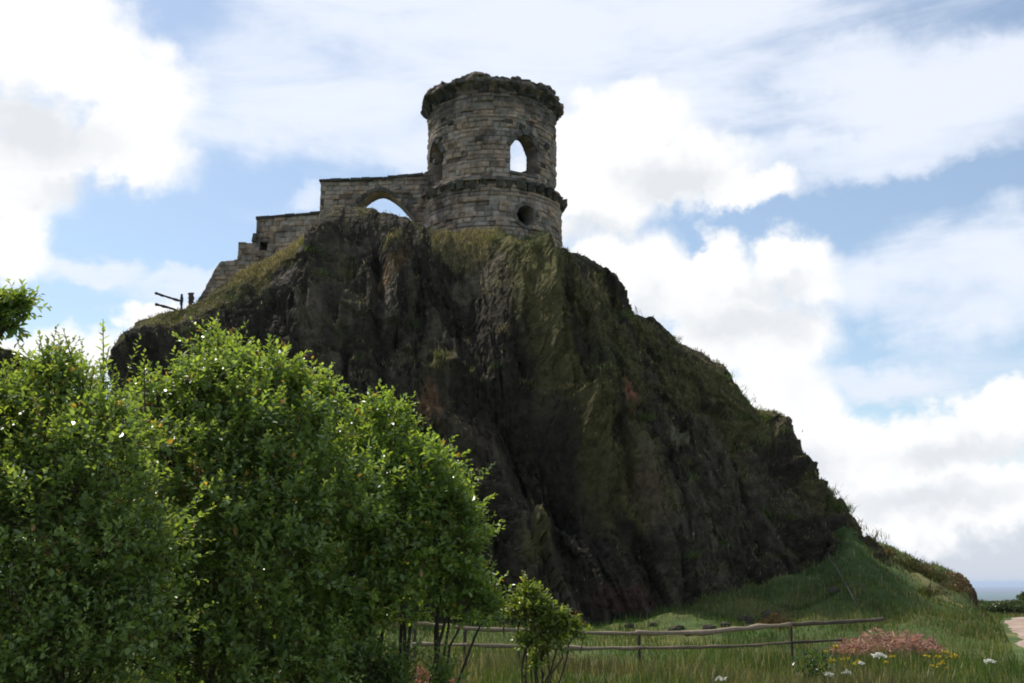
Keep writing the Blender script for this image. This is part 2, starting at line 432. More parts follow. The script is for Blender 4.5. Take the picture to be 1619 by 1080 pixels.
for cx, cy, rx, ry, rot, c, am in [(980, 652, 7, 22, -14, (.32, .14, .09), .75), (683, 645, 14, 34, -10, (.24, .13, .07), .6), (985, 950, 45, 18, 0, (.085, .04, .03), .5),
                                   (748, 425, 34, 12, 0, (.22, .175, .12), .5), (612, 470, 9, 40, 4, (.20, .17, .12), .4), (1062, 704, 15, 10, 10, (.26, .235, .15), .6),
                                   (745, 690, 46, 18, 30, (.12, .09, .065), .5), (1010, 760, 10, 60, -18, (.11, .085, .06), .4), (470, 425, 46, 7, -32, (.17, .14, .11), .5),
                                   (1150, 740, 60, 14, 50, (.11, .085, .06), .4), (580, 385, 30, 8, -18, (.15, .12, .09), .5), (620, 430, 24, 10, -40, (.22, .13, .06), .5),
                                   (500, 520, 14, 40, 5, (.16, .13, .09), .4), (1020, 800, 14, 40, -20, (.16, .11, .08), .4)]:
    g = am * sstep(0.25, 0.7, gauss(qxa, qya, cx, cy, rx * 1.4, ry * 1.4, rot) + 0.35 * nB + .1 * nA)
    rc += (np.array(c) - rc) * g[..., None]
# thin turf at the brow
turf = np.maximum.reduce([gauss(qxa, qya, 430, 412, 80, 20, -28), gauss(qxa, qya, 735, 384, 55, 28), 0.8 * gauss(qxa, qya, 920, 470, 60, 12, 20), 0.6 * gauss(qxa, qya, 620, 385, 12, 36, 30)])
turf = sstep(0.3, 0.6, turf + 0.2 * nB)
rc += (np.array([0.19, 0.155, 0.08]) - rc) * turf[..., None]
bkm = np.concatenate([np.zeros(NT), np.ones(NB)])[:, None]
rc = rc * (1 - 0.8 * bkm[..., None]) + np.array([0.14, 0.125, 0.045]) * 0.8 * bkm[..., None]
crag = obj_from("crag_hill", V, grid_quads(NT + NB, NU), None, M_rock, rc.reshape(-1, 3), False)
tag(crag, kind="structure")

# ------------------------------------------------------------------ grass blades
def blades(name, pts, h, w, cols, lean=0.35, mat=None, bend=0.5):
    """one tapering bent blade per point: 5 vertices, a quad and a triangle"""
    n = len(pts)
    ang = rng.random(n) * 2 * math.pi
    ldir = np.stack([np.cos(ang), np.sin(ang), np.zeros(n)], -1)
    a2 = rng.random(n) * math.pi
    wd = np.stack([np.cos(a2), np.sin(a2), np.zeros(n)], -1) * w[:, None] * 0.5
    l = (rng.random(n) * lean)[:, None] * h[:, None]
    mid = pts + np.array([0, 0, 1.0]) * (h * 0.55)[:, None] + ldir * l * 0.4
    tip = pts + np.array([0, 0, 1.0]) * (h * (1 - 0.3 * rng.random(n) * bend))[:, None] + ldir * l * 1.3
    V = np.stack([pts - wd, pts + wd, mid + wd * 0.8, mid - wd * 0.8, tip], 1)
    b = np.arange(n)[:, None] * 5
    Q = b + np.array([[0, 1, 2, 3]]); T = b + np.array([[3, 2, 4]])
    return obj_from(name, V.reshape(-1, 3), Q, T, mat or M_grass, np.repeat(cols, 5, 0), False)

def grass_cols(n, x, y, straw=0.15, seed=1):
    m = fbm(x * 0.3, y * 0.3, 91 + seed, 4)
    g = np.stack([0.080 + 0.036 * m, 0.122 + 0.02 * m, np.full(n, 0.019)], -1) * (0.7 + 0.6 * rng.random((n, 1)))
    st = (rng.random(n) < straw * (1 + 1.2 * m))
    br = sstep(.15, .5, fbm(x * .22 + 9, y * .35, 93 + seed, 4))[:, None]
    g = g * (1 - .75 * br) + np.array([0.13, 0.105, 0.05]) * .75 * br
    g *= (1 + .5 * fbm(x * .9, y * .9, 94 + seed, 3))[:, None]
    g[st] = np.array([0.30, 0.25, 0.12]) * (0.7 + 0.5 * rng.random((st.sum(), 1)))
    return g

# meadow in front of and behind the fence
n = 150000
x = rng.uniform(-7, 24, n); y = 15 + 23 * rng.random(n) ** 1.25
ok = (np.abs(x) < 0.52 * y + 1.0)
pd, _, _ = path_d(x, y); ok &= pd > 1.35
clump = fbm(x * 0.6, y * 0.6, 95, 4)
ok &= rng.random(n) < 0.55 + 0.6 * clump
x, y = x[ok], y[ok]; n = len(x)
clump = fbm(x * 0.6, y * 0.6, 95, 4)
h = (0.14 + 0.26 * rng.random(n) ** 1.6) * (1 + 0.9 * clump) * (1 + .8 * np.exp(-((y - 23.6) / 1.2) ** 2)) * np.where(y > 27, 0.75, 1.0)
tag(blades("meadow_grass", np.stack([x, y, gz(x, y) - 0.02], -1), h, 0.012 + 0.010 * rng.random(n), grass_cols(n, x, y)), kind="stuff")
# bank
n = 90000
x = rng.uniform(6, 26, n); y = rng.uniform(33, 62, n)
pd, _, _ = path_d(x, y); td, _, _ = dpoly(x, y, [(14.6, 46), (15.2, 42.5), (15.2, 39.5), (15.9, 36.5), (16.9, 34)])
ok = (pd > 1.35) & (rng.random(n) < 1 - 0.8 * np.exp(-(td / 0.5) ** 2)) & (rng.random(n) < 0.6 + 0.5 * fbm(x * .5, y * .5, 96, 4))
x, y = x[ok], y[ok]; n = len(x)
tag(blades("bank_grass", np.stack([x, y, gz(x, y) - 0.02], -1), (0.07 + 0.2 * rng.random(n) ** 2) * (1 + .8 * fbm(x * .8, y * .8, 98, 4)), 0.02 + 0.015 * rng.random(n), grass_cols(n, x, y, .22, 2)), kind="stuff")
# tufts on the crag's ledges and brow
wgt = np.maximum(turf[:NT] * 1.0, 0.16 * moss[:NT] * sstep(0.35, 0.7, vn[:NT, :, 2]))
edge = np.zeros_like(wgt); edge[-5:] = 0.28
edge *= (0.06 + 1.2 * sstep(.1, .6, fbm(uu / 40.0, uu * 0, 97, 3)))[None]
edge[:, (spx > 500) & (spx < 605)] *= 0.25
wgt = np.maximum(wgt, edge)
pr = wgt.ravel() / wgt.sum()
idx = rng.choice(len(pr), 34000, p=pr)
pts = face.reshape(-1, 3)[idx] + rng.normal(0, 0.03, (34000, 3))
tf = turf[:NT].ravel()[idx]; n = len(idx)
hh = np.where(tf > .5, 0.07 + 0.17 * rng.random(n) ** 2, 0.06 + 0.12 * rng.random(n))
cc = np.where((rng.random(n) < 0.25 + 0.55 * tf)[:, None], np.array([[0.33, 0.275, 0.155]]), np.array([[0.15, 0.14, 0.05]])) * (0.6 + 0.7 * rng.random((n, 1)))
tag(blades("ledge_grass", pts, hh, 0.02 + 0.015 * rng.random(n), cc, 0.7), kind="stuff")

# larger tufts rooted in the crag's cracks
pm = (moss[:NT] * sstep(0.2, 0.6, vn[:NT, :, 2]) * (T2 < .97) * (T2 > .1)).ravel(); pm = pm / pm.sum()
ci_ = rng.choice(len(pm), 170, p=pm); cp_, hs_, cs_ = [], [], []
for q in ci_:
    m_ = int(rng.integers(25, 90)); s_ = rng.uniform(.08, .28)
    cp_.append(face.reshape(-1, 3)[q] + rng.normal(0, 1, (m_, 3)) * [s_, s_ * .4, s_ * .35])
    hs_.append(rng.uniform(.10, .34) * (0.6 + .6 * rng.random(m_)))
    cs_.append(np.array([[.11, .15, .035], [.20, .17, .075], [.075, .10, .03]])[rng.integers(3)] * (.6 + .7 * rng.random((m_, 1))))
hs_ = np.concatenate(hs_)
tag(blades("crack_grass", np.concatenate(cp_), hs_, 0.018 + 0.02 * rng.random(len(hs_)), np.concatenate(cs_), 1.1), kind="stuff")

# ------------------------------------------------------------------ masonry
def courses(z, s, wrap=None, seed=0, ch=0.26, bl=0.52):
    """course and block layout: block random values and the distance to the nearest joint"""
    zz = z + 0.03 * fbm(s * 0.4, z * 0 + seed, seed + 5, 2)
    edges = [0.0]
    r = np.random.default_rng(seed + 100)
    while edges[-1] < 14: edges.append(edges[-1] + ch * (0.7 + 0.65 * r.random()))
    edges = np.array(edges); z0 = zz.min() - 0.2
    ci = np.clip(np.searchsorted(edges, zz - z0) - 1, 0, len(edges) - 2)
    dz = np.minimum(zz - z0 - edges[ci], edges[ci + 1] - (zz - z0))
    per = bl * (0.75 + 0.6 * r.random(len(edges)))
    if wrap: per = wrap / np.round(wrap / per)
    off = r.random(len(edges))
    t = s / per[ci] + off[ci]
    bi = np.floor(t)
    jit0 = 0.5 * (h2(ci, bi.astype(np.int64), seed) - .5); jit1 = 0.5 * (h2(ci, bi.astype(np.int64) + 1, seed) - .5)
    f = t - bi
    lo = np.clip(jit0, 0, None); 
    bi = np.where(f < jit0, bi - 1, np.where(f > 1 + jit1, bi + 1, bi))
    e0 = np.abs(f - jit0); e1 = np.abs(1 + jit1 - f)
    ds = np.minimum(e0, e1) * per[ci]
    if wrap:
        nb = np.round(wrap / per[ci]); bi = np.mod(bi, nb)
    rb = h2(ci, bi.astype(np.int64), seed + 7); rb2 = h2(ci, bi.astype(np.int64), seed + 8)
    return rb, rb2, np.minimum(ds, dz)

def masonry(name, S, Z, mapf, thick, sdf=None, wrap=False, wraplen=None, seed=0, mat=None, dark=None, jd=0.05, off=0.045, ch=0.22, bl=0.40, tone=1.0, parent=None):
    """a wall with two skins over the grid (S, Z); mapf(s, z, d) -> world, d measured outward; cells with sdf<0 are left open"""
    nr, nc = S.shape
    S = S.copy(); Z = Z.copy()
    cs = (lambda A: (A + np.roll(A, -1, 1))[:-1] / 4 + (A + np.roll(A, -1, 1))[1:] / 4) if wrap else (lambda A: (A[:-1, :-1] + A[1:, :-1] + A[:-1, 1:] + A[1:, 1:]) / 4)
    if wrap:
        S2 = np.concatenate([S, S[:, :1] + wraplen], 1); Z2 = np.concatenate([Z, Z[:, :1]], 1)
        SC = (S2[:-1, :-1] + S2[1:, :-1] + S2[:-1, 1:] + S2[1:, 1:]) / 4; ZC = (Z2[:-1, :-1] + Z2[1:, :-1] + Z2[:-1, 1:] + Z2[1:, 1:]) / 4
    else:
        SC, ZC = cs(S), cs(Z)
    ncell = SC.shape[1]
    K = np.ones(SC.shape, bool) if sdf is None else sdf(SC, ZC) > 0
    if sdf is not None:                                    # snap the rim of each opening to its curve
        inc = np.zeros((nr, nc), int); tot = np.zeros((nr, nc), int)
        ii, jj = np.indices(K.shape)
        for di in (0, 1):
            for dj in (0, 1):
                np.add.at(inc, (ii + di, (jj + dj) % nc), K.astype(int)); np.add.at(tot, (ii + di, (jj + dj) % nc), 1)
        rim = (inc > 0) & (inc < tot)
        g = sdf(S, Z); e = 0.01
        gs = (sdf(S + e, Z) - g) / e; gzz = (sdf(S, Z + e) - g) / e
        gl = gs * gs + gzz * gzz + 1e-6
        mv = rim & (np.abs(g) < 0.12)
        S = np.where(mv, S - g * gs / gl, S); Z = np.where(mv, Z - g * gzz / gl, Z)
    rb, rb2, jd_ = courses(Z, S, wraplen if wrap else None, seed, ch, bl)
    d = off * 2 * (rb - 0.5) - jd * np.exp(-(jd_ / 0.024) ** 2) + 0.055 * fbm(S * 3, Z * 3, seed + 20, 4) + 0.03 * fbm(S * .7, Z * .7, seed + 21, 3)
    pit = (h2((rb * 99991).astype(np.int64), (rb2 * 77773).astype(np.int64), seed) < 0.12) * (0.4 + 0.6 * rb)
    d = d - 0.07 * pit
    outer = mapf(S, Z, d); inner = mapf(S, Z, -thick + 0.5 * d)
    stone = np.array([0.375, 0.30, 0.238]) * tone
    c = stone * (0.68 + 0.56 * rb2[..., None])
    warm = (rb > 0.62)[..., None]
    c = np.where(warm, c * np.array([1.06, 0.97, 0.88]), c)
    c = np.where((rb < 0.25)[..., None], c * np.array([0.92, 0.98, 1.02]), c)
    st = fbm(S * 0.8, Z * 0.45, seed + 30, 4) + 0.5 * fbm(S * 3, Z * 2, seed + 31, 3)
    c = c * (1 - 0.55 * sstep(0.05, 0.7, st))[..., None]
    c = c * (1 - 0.3 * np.exp(-(jd_ / 0.02) ** 2))[..., None]
    lich = sstep(.25, .6, fbm(S * 1.9, Z * 1.9, seed + 33, 4))[..., None]
    c = c * (1 - .35 * lich) + np.array([0.21, 0.195, 0.16]) * .35 * lich
    c = c * (1 - 0.5 * pit)[..., None]
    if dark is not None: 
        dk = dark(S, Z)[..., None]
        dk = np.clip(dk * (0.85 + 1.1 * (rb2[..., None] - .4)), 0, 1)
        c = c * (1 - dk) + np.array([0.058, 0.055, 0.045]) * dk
    ci = np.broadcast_to(np.array([0.12, 0.105, 0.085]), c.shape)  # inner skin coloured darker: shade painted into reveals and openings
    V = np.concatenate([outer.reshape(-1, 3), inner.reshape(-1, 3)])
    N = nr * nc
    qi = grid_quads(nr, nc, 0, wrap).reshape(nr - 1, ncell, 4)
    Q = [qi[K], qi[K][:, ::-1] + N]
    Kp = np.zeros((nr + 1, ncell), bool); Kp[1:-1] = K     # joins between the two skins along every rim
    dif = Kp[1:] != Kp[:-1]
    i, j = np.nonzero(dif)
    a = i * nc + j; b = i * nc + (j + 1) % nc
    Q.append(np.stack([a, b, b + N, a + N], -1))
    if wrap: 
        dif = K != np.roll(K, 1, 1); i, j = np.nonzero(dif)
    else:
        Kp = np.zeros((nr - 1, ncell + 2), bool); Kp[:, 1:-1] = K
        i, j = np.nonzero(Kp[:, 1:] != Kp[:, :-1])
    a = i * nc + j; b = (i + 1) * nc + j
    Q.append(np.stack([a, b, b + N, a + N], -1))
    o = obj_from(name, V, np.concatenate(Q), None, mat or M_stone, np.concatenate([c.reshape(-1, 3), ci.reshape(-1, 3)]), False)
    if parent is not None: adopt(o, parent)
    return o

def pointed(s, z, s0, zs, zb, hw, rise, p=1.55):
    """sdf of an opening with a pointed head: centre s0, springing zs, sill zb, half width hw, rise of the head"""
    x = np.abs(s - s0)
    u = np.clip(x / hw, 0, 1)
    sl = rise / hw * p * u ** (p - 1)
    head = (z - (zs + rise * (1 - u ** p))) / np.sqrt(1 + sl * sl)
    return np.maximum(np.maximum(np.where(z > zs, head, -9), x - hw), zb - z)

# ---- round tower
TC = P(778, 250, 52.0); TX, TY = float(TC[0]), 52.0
Z_BAND, Z_CORN, Z_TOP = 20.15, 24.72, 25.42
tower = empty("round_tower", (TX, TY, 15.0))
tag(tower, "round ruined sandstone tower with arched window, round window and ragged cornice on the crag top", "tower")
def tmap(Rf):
    def f(s, z, d):
        rr = Rf(z) + d
        th = s / 3.3
        return np.stack([TX + rr * np.sin(th), TY - rr * np.cos(th), z], -1)
    return f
CIRC = 2 * math.pi * 3.3
def tgrid(z0, z1, dz=0.05, ds=0.05):
    nz = int((z1 - z0) / dz) + 1; ns = int(CIRC / ds)
    S, Z = np.meshgrid(np.arange(ns) * CIRC / ns - CIRC / 2, np.linspace(z0, z1, nz))
    return S, Z
def th_of(px, rad_px): return 3.3 * math.asin((px - 778) / rad_px)
s_win, s_oc, s_left, s_slit = th_of(829, 101), th_of(831, 108), th_of(691, 101), th_of(681, 108)
s_back = 3.3 * (math.pi - 0.42)
def upper_sdf(s, z):
    a = pointed(s, z, s_win, 21.85, 20.62, 0.77, 0.72, 1.8)
    b = pointed(s, z, s_left, 21.85, 20.55, 0.72, 0.85)
    sb = np.where(s < 0, s + CIRC, s)
    c = pointed(sb, z, s_back - 0.45, 24.25, 22.5, 1.35, 0.72, 1.7)
    return np.minimum(np.minimum(a, b), c)
Sg, Zg = tgrid(Z_BAND, Z_CORN + 0.1)
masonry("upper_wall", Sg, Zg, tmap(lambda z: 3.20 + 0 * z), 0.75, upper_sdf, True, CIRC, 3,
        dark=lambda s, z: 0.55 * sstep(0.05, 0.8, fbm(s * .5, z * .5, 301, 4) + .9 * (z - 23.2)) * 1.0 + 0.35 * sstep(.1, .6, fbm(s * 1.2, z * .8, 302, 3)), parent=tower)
def lower_sdf(s, z):
    a = np.hypot(s - s_oc, z - 18.42) - 0.49
    b = pointed(s, z, s_slit, 18.05, 17.75, 0.15, 0.22)
    return np.minimum(a, b)
Sg, Zg = tgrid(14.2, Z_BAND)
masonry("lower_wall", Sg, Zg, tmap(lambda z: 3.42 + 0.03 * (Z_BAND - z)), 0.95, lower_sdf, True, CIRC, 5, jd=0.065,
        dark=lambda s, z: 0.35 * sstep(.1, .7, fbm(s * .8, z * .6, 303, 4)), parent=tower)
# string course over the corbels
def ring(name, z0, z1, prof, seed, ch, bl, dark, ragged=0.0, tone=1.0, jd=0.05, off=0.05, thick=0.9, sdf=None, mp=None):
    Sg, Zg = tgrid(0, 1, dz=1 / max(6, int((z1 - z0) / 0.05)))
    top = z1 + ragged * (fbm(Sg / 0.55, 0 * Sg, seed + 1, 3) + 0.9 * (h2(np.floor(Sg / 0.47).astype(np.int64), 0 * Sg.astype(np.int64), seed) - .5))
    top[:, -1] = top[:, 0]
    Zg = z0 + (top - z0) * Zg
    masonry(name, Sg, Zg, mp or tmap(prof), thick, sdf, True, CIRC, seed, dark=dark, jd=jd, off=off, ch=ch, bl=bl, tone=tone, parent=tower)
ring("string_course", Z_BAND - 0.13, Z_BAND + 0.14, lambda z: 3.56 - 0.26 * sstep(Z_BAND, Z_BAND + .14, z), 41, 0.3, 0.6, lambda s, z: 0.25 + 0.5 * sstep(0, .5, fbm(s, z, 305, 3)), thick=0.6, off=.07)
def cornice_map(s, z, d):
    per = lambda q, sc, sd: fbm(np.cos(q / 3.3) * sc, np.sin(q / 3.3) * sc, sd, 4)
    lo_edge = Z_CORN + 0.05 + 0.18 * per(s, 9.0, 311)
    rr = 3.2 + (0.38 + 0.10 * per(s, 14.0, 312)) * sstep(-0.05, 0.25, z - lo_edge) - 0.14 * sstep(Z_TOP - .3, Z_TOP + .1, z) + 0.07 * fbm(s * 2.6, z * 4, 313, 4) + d
    return np.stack([TX + rr * np.sin(s / 3.3), TY - rr * np.cos(s / 3.3), z + 0.10 * fbm(s * 1.5, z, 314, 3)], -1)
ring("cornice", Z_CORN - 0.12, Z_TOP, None, 43, 0.27, 0.42,
     lambda s, z: 0.66 + 0.30 * sstep(-.2, .4, fbm(s * .8, z, 306, 3)) - .3 * sstep(Z_TOP - .5, Z_TOP, z), 0.16, jd=0.10, off=0.10, thick=0.7, sdf=upper_sdf, mp=cornice_map)
# corbels under the string course
def corbel(i, s, zc, w, hgt, dep, c, name="corbel", r0=3.36):
    b = MB(); th = s / 3.3
    er, et = np.array([math.sin(th), -math.cos(th), 0]), np.array([math.cos(th), math.sin(th), 0])
    cen = np.array([TX, TY, zc]) + er * r0
    V8 = []
    for (zz, dd0, dd1) in ((-hgt / 2, -0.05, dep * 0.55), (hgt / 2, -0.05, dep)):
        for (dd, ss) in ((dd1, -1), (dd1, 1), (dd0, 1), (dd0, -1)):
            j = rng.normal(0, 0.025, 3)
            V8.append(cen + er * dd + et * ss * w / 2 + np.array([0, 0, zz]) + j)
    b.hexa(V8, c)
    return b.build(name, M_stone, tower)
nC = 38
for i in range(nC):
    s = (i + 0.5) / nC * CIRC - CIRC / 2
    if i in (11, 30): continue                                # two have fallen
    k = 0.6 + 0.8 * rng.random()
    corbel(i, s + rng.normal(0, 0.04), Z_BAND - 0.29 + rng.normal(0, .04), 0.22 + .2 * rng.random(), 0.22 + .18 * rng.random(), 0.22 + .2 * rng.random(), np.array([0.085, 0.078, 0.062]) * k)
nC = 34
for i in range(nC):                                           # weathered corbels under the cornice
    s = (i + 0.5) / nC * CIRC - CIRC / 2
    if i in (5, 14, 15, 24) or abs((s if s > 0 else s + CIRC) - (s_back - .45)) < 1.65: continue
    corbel(i, s + rng.normal(0, 0.06), Z_CORN - 0.04 + rng.normal(0, .04), 0.2 + .14 * rng.random(), 0.16 + .14 * rng.random(), 0.18 + .12 * rng.random(), np.array([0.06, 0.056, 0.046]) * (0.6 + .7 * rng.random()), r0=3.16)
for s, z in ((-2.2, 23.3), (-3.0, 22.7), (-3.3, 21.6), (3.3, 22.4), (2.9, 21.3), (0.9, 23.1), (1.6, 22.95), (-0.6, 22.2), (2.5, 20.9), (-3.9, 20.7)):   # stray stones standing proud
    corbel(0, s, z, 0.3, 0.2, 0.16, (0.09, 0.08, 0.065), "projecting_stone", 3.16)
# window surrounds: separate arch stones in one ring each
def surround(name, curve, mapf, depth_in, proud, wid, c, closed=False, parent=tower, gap=0.02):
    """curve: list of (s, z) along the opening's rim; stones about 0.3 m long set proud of the wall"""
    curve = np.asarray(curve, float); b = MB()
    L = np.concatenate([[0], np.cumsum(np.hypot(*np.diff(curve, axis=0).T))])
    nst = max(3, int(L[-1] / 0.30))
    cut = np.linspace(0, L[-1], nst + 1)
    tang = np.gradient(curve, axis=0); tang /= np.linalg.norm(tang, axis=1, keepdims=True)
    nr = np.stack([-tang[:, 1], tang[:, 0]], -1)
    g = lambda l, o: np.array([np.interp(l, L, curve[:, 0]) + o * np.interp(l, L, nr[:, 0]), np.interp(l, L, curve[:, 1]) + o * np.interp(l, L, nr[:, 1])])
    for k in range(nst):
        l0, l1 = cut[k] + gap, cut[k + 1] - gap
        ww = wid * (0.85 + 0.35 * rng.random()); pr = proud * (0.6 + 0.7 * rng.random())
        p = [g(l0, 0.01), g(l1, 0.01), g(l1, ww), g(l0, ww)]
        V8 = [mapf(np.array(q[0]), np.array(q[1]), np.array(pr)) for q in p] + [mapf(np.array(q[0]), np.array(q[1]), np.array(-depth_in)) for q in p]
        b.hexa(np.array(V8) + rng.normal(0, 0.008, (8, 3)), np.array(c) * (0.65 + 0.6 * rng.random()))
    return b.build(name, M_stone, parent)
def arch_curve(s0, zs, hw, rise, n=14, p=1.55):
    u = np.linspace(1, 0, n)
    Lc = [(s0 - hw * q, zs + rise * (1 - q ** p)) for q in u]
    Rc = [(s0 + hw * q, zs + rise * (1 - q ** p)) for q in u[::-1]]
    return Lc + Rc[1:]
up = tmap(lambda z: 3.2 + 0 * z); lo_ = tmap(lambda z: 3.42 + 0.03 * (Z_BAND - z))
surround("arched_window_surround", arch_curve(s_win, 21.85, 0.77, 0.72, 14, 1.8), up, 0.2, 0.09, 0.26, (0.10, 0.092, 0.08))
surround("arched_window_surround", arch_curve(s_left, 21.85, 0.72, 0.85), up, 0.2, 0.09, 0.24, (0.11, 0.10, 0.085))
circ = [(s_oc - 0.51 * math.cos(a), 18.42 + 0.51 * math.sin(a)) for a in np.linspace(0, 2 * math.pi, 40)]
surround("round_window_surround", circ, lo_, 0.25, 0.06, 0.17, (0.20, 0.175, 0.145))
b = MB()
b.hexa([lo_(np.array(s_slit + a), np.array(z), np.array(d)) for d in (0.07, -.3) for (a, z) in ((-.2, 18.28), (.3, 18.25), (.27, 18.5), (-.17, 18.52))], (0.36, 0.31, 0.26))
b.build("slit_lintel", M_stone, tower)
# sill of the arched window
b = MB()
b.hexa([up(np.array(s_win + a), np.array(z), np.array(d)) for d in (0.08, -.5) for (a, z) in ((-.8, 20.5), (.8, 20.5), (.8, 20.63), (-.8, 20.63))], (0.14, 0.125, 0.105))
b.build("window_sill", M_stone, tower)
# unseen slab added over the lower storey to keep the round window dark
th = np.linspace(0, 2 * math.pi, 48, endpoint=False)
b = MB()
fl = np.stack([TX + 2.55 * np.cos(th), TY + 2.55 * np.sin(th), np.full(48, 20.1)], -1)
b.add(np.concatenate([fl, fl - [0, 0, .3], [[TX, TY, 20.1]], [[TX, TY, 19.8]]]), grid_quads(2, 48, 0, True),
      [[96, j, (j + 1) % 48] for j in range(48)] + [[97, 48 + (j + 1) % 48, 48 + j] for j in range(48)], (0.12, 0.11, 0.08))
b.build("tower_shade_slab", M_stone, tower)

# ---- ruined curtain wall with the pointed arch, stepping down to the left
WY = 51.2
wall = empty("castle_wall", P(505, 340, WY))
tag(wall, "ruined sandstone wall with a pointed arch, stepping down the crag left of the round tower", "wall")
def wmap(s, z, d):
    s, z, d = np.broadcast_arrays(s, z, d)
    return np.stack([s, WY - d - 0.03 * (s + 9), z], -1)
def wx_(px, py=340): return float(P(px, py, WY)[0])
def wz_(py, px=600): return float(P(px, py, WY)[2])
def wall_piece(name, x0, x1, topf, zb, thick, sdf, seed, step=0.05, **kw):
    ns = int((x1 - x0) / step) + 1; nz = int((float(np.max(topf(np.linspace(x0, x1, 9)))) - zb) / step) + 1
    S, T = np.meshgrid(np.linspace(x0, x1, ns), np.linspace(0, 1, nz))
    tp = topf(S) + 0.035 * fbm(S * 2.5, S * 0, seed + 60, 3) + 0.05 * (h2(np.floor(S / 0.5).astype(np.int64), 0 * S.astype(np.int64), seed + 61) - .5)
    return masonry(name, S, zb + (tp - zb) * T, wmap, thick, sdf, False, None, seed, parent=wall, **kw)
xa0, xa1 = wx_(505), wx_(684)
ax, ahw = wx_(600), (wx_(653) - wx_(547)) / 2
azs, arise = wz_(345), wz_(302) - wz_(345)
arch_sdf = lambda s, z: pointed(s, z, ax, azs, azs - 1.6, ahw, arise, 1.65)
arch = wall_piece("arch_wall", xa0, xa1, lambda s: np.interp(s, [xa0, wx_(560), wx_(620), wx_(660), xa1], [wz_(286), wz_(285), wz_(282), wz_(278), wz_(268)]), wz_(372), 1.15, arch_sdf, 71,
           dark=lambda s, z: 0.45 * sstep(.0, .7, fbm(s, z, 307, 4)) + 0.3 * sstep(wz_(292), wz_(284), z))
surround("arch_stones", arch_curve(ax, azs, ahw, arise, 14, 1.65), wmap, 0.3, 0.05, 0.19, (0.12, 0.105, 0.085), parent=wall)
cop_dark = lambda s, z: 0.7 + 0 * s
def coping(px0, py0, px1, py1, seed):
    x0, x1, z0, z1 = wx_(px0), wx_(px1), wz_(py0), wz_(py1)
    b = MB(); x = x0
    while x < x1 - 0.05:
        l = min(0.35 + 0.4 * rng.random(), x1 - x); za = z0 + (z1 - z0) * (x - x0) / (x1 - x0); zb = z0 + (z1 - z0) * (x + l - x0) / (x1 - x0)
        hh = 0.09 + 0.06 * rng.random()
        V = [wmap(np.array(q), np.array(zz), np.array(d)) for d in (0.09, -1.0) for (q, zz) in ((x, za), (x + l - .015, zb), (x + l - .015, zb + hh), (x, za + hh))]
        b.hexa(np.array(V) + rng.normal(0, .01, (8, 3)), np.array([0.075, 0.07, 0.06]) * (0.7 + .6 * rng.random()))
        x += l
    return b.build("coping", M_stone, wall)
coping(503, 287, 612, 285, 1); coping(612, 284, 668, 279, 2)
xb0, xb1 = wx_(405), wx_(507)
sq_s, sq_z = wx_(418), wz_(388)
wall_piece("stepped_wall", xb0, xb1, lambda s: np.interp(s, [xb0, xb1], [wz_(346), wz_(337)]), wz_(430), 1.0,
           lambda s, z: np.maximum(np.abs(s - sq_s) - 0.19, np.abs(z - sq_z) - 0.24), 73, dark=lambda s, z: 0.3 * sstep(.1, .7, fbm(s, z, 308, 4)))
coping(404, 346, 506, 338, 3)
# back stone of the square hole so that it reads as a recess
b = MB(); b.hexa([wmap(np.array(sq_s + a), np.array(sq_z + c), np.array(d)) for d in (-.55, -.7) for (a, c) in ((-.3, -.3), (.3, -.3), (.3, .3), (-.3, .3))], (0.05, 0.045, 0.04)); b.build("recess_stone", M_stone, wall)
xc0, xc1 = wx_(378), wx_(406)
wall_piece("low_wall", xc0, xc1, lambda s: 0 * s + wz_(382), wz_(450), 0.95, None, 74)
b = MB(); b.hexa([wmap(np.array(q), np.array(z), np.array(d)) for d in (0.04, -.8) for (q, z) in ((wx_(399), wz_(381)), (wx_(406), wz_(381)), (wx_(406), wz_(368)), (wx_(401), wz_(368)))], (0.1, 0.09, 0.075)); b.build("loose_block", M_stone, wall)
xd0, xd1 = wx_(318), wx_(379)
wall_piece("lowest_wall", xd0, xd1, lambda s: np.interp(s, [xd0, wx_(330), wx_(345), wx_(352), xd1], [wz_(476), wz_(452), wz_(420), wz_(411), wz_(408)]), wz_(492), 0.9, None, 75, dark=lambda s, z: 0.35 * sstep(.0, .7, fbm(s, z, 309, 4)))

# ------------------------------------------------------------------ broken fence at the crag's left brow
bf = empty("broken_fence", P(286, 492, 47))
tag(bf, "dark broken wooden fence with two rails jutting out over the crag's left brow", "fence")
wood_d = np.array([0.06, 0.055, 0.05])
def rail(root, pts, r, c, name="rail", k=7):
    pts = np.asarray(pts, float); m_ = max(2, len(pts) * 4 - 3); q_ = np.linspace(0, len(pts) - 1, m_)
    rr_ = np.interp(q_, np.arange(len(pts)), np.broadcast_to(np.asarray(r, float), (len(pts),))) * (1 + .18 * rng.normal(0, 1, m_))
    pts = np.stack([np.interp(q_, np.arange(len(pts)), pts[:, a_]) for a_ in range(3)], -1) + rng.normal(0, .006, (m_, 3))
    b = MB(); b.tube(pts, rr_, k, c, 0.25); return b.build(name, M_wood, root, True)
rail(bf, [P(246, 464, 46.0), P(266, 470, 46.5), P(289, 477, 47)], 0.065, wood_d)
rail(bf, [P(246, 481, 46.0), P(262, 485, 46.5), P(286, 493, 47)], 0.055, wood_d)
rail(bf, [P(286, 500, 47), P(287, 480, 47), P(287.5, 465, 47)], 0.06, wood_d * .8, "post")
rail(bf, [P(303, 492, 47.3), P(302, 478, 47.3), P(302, 464, 47.3)], [0.1, 0.12, 0.12], np.array([0.10, 0.06, 0.055]), "post")

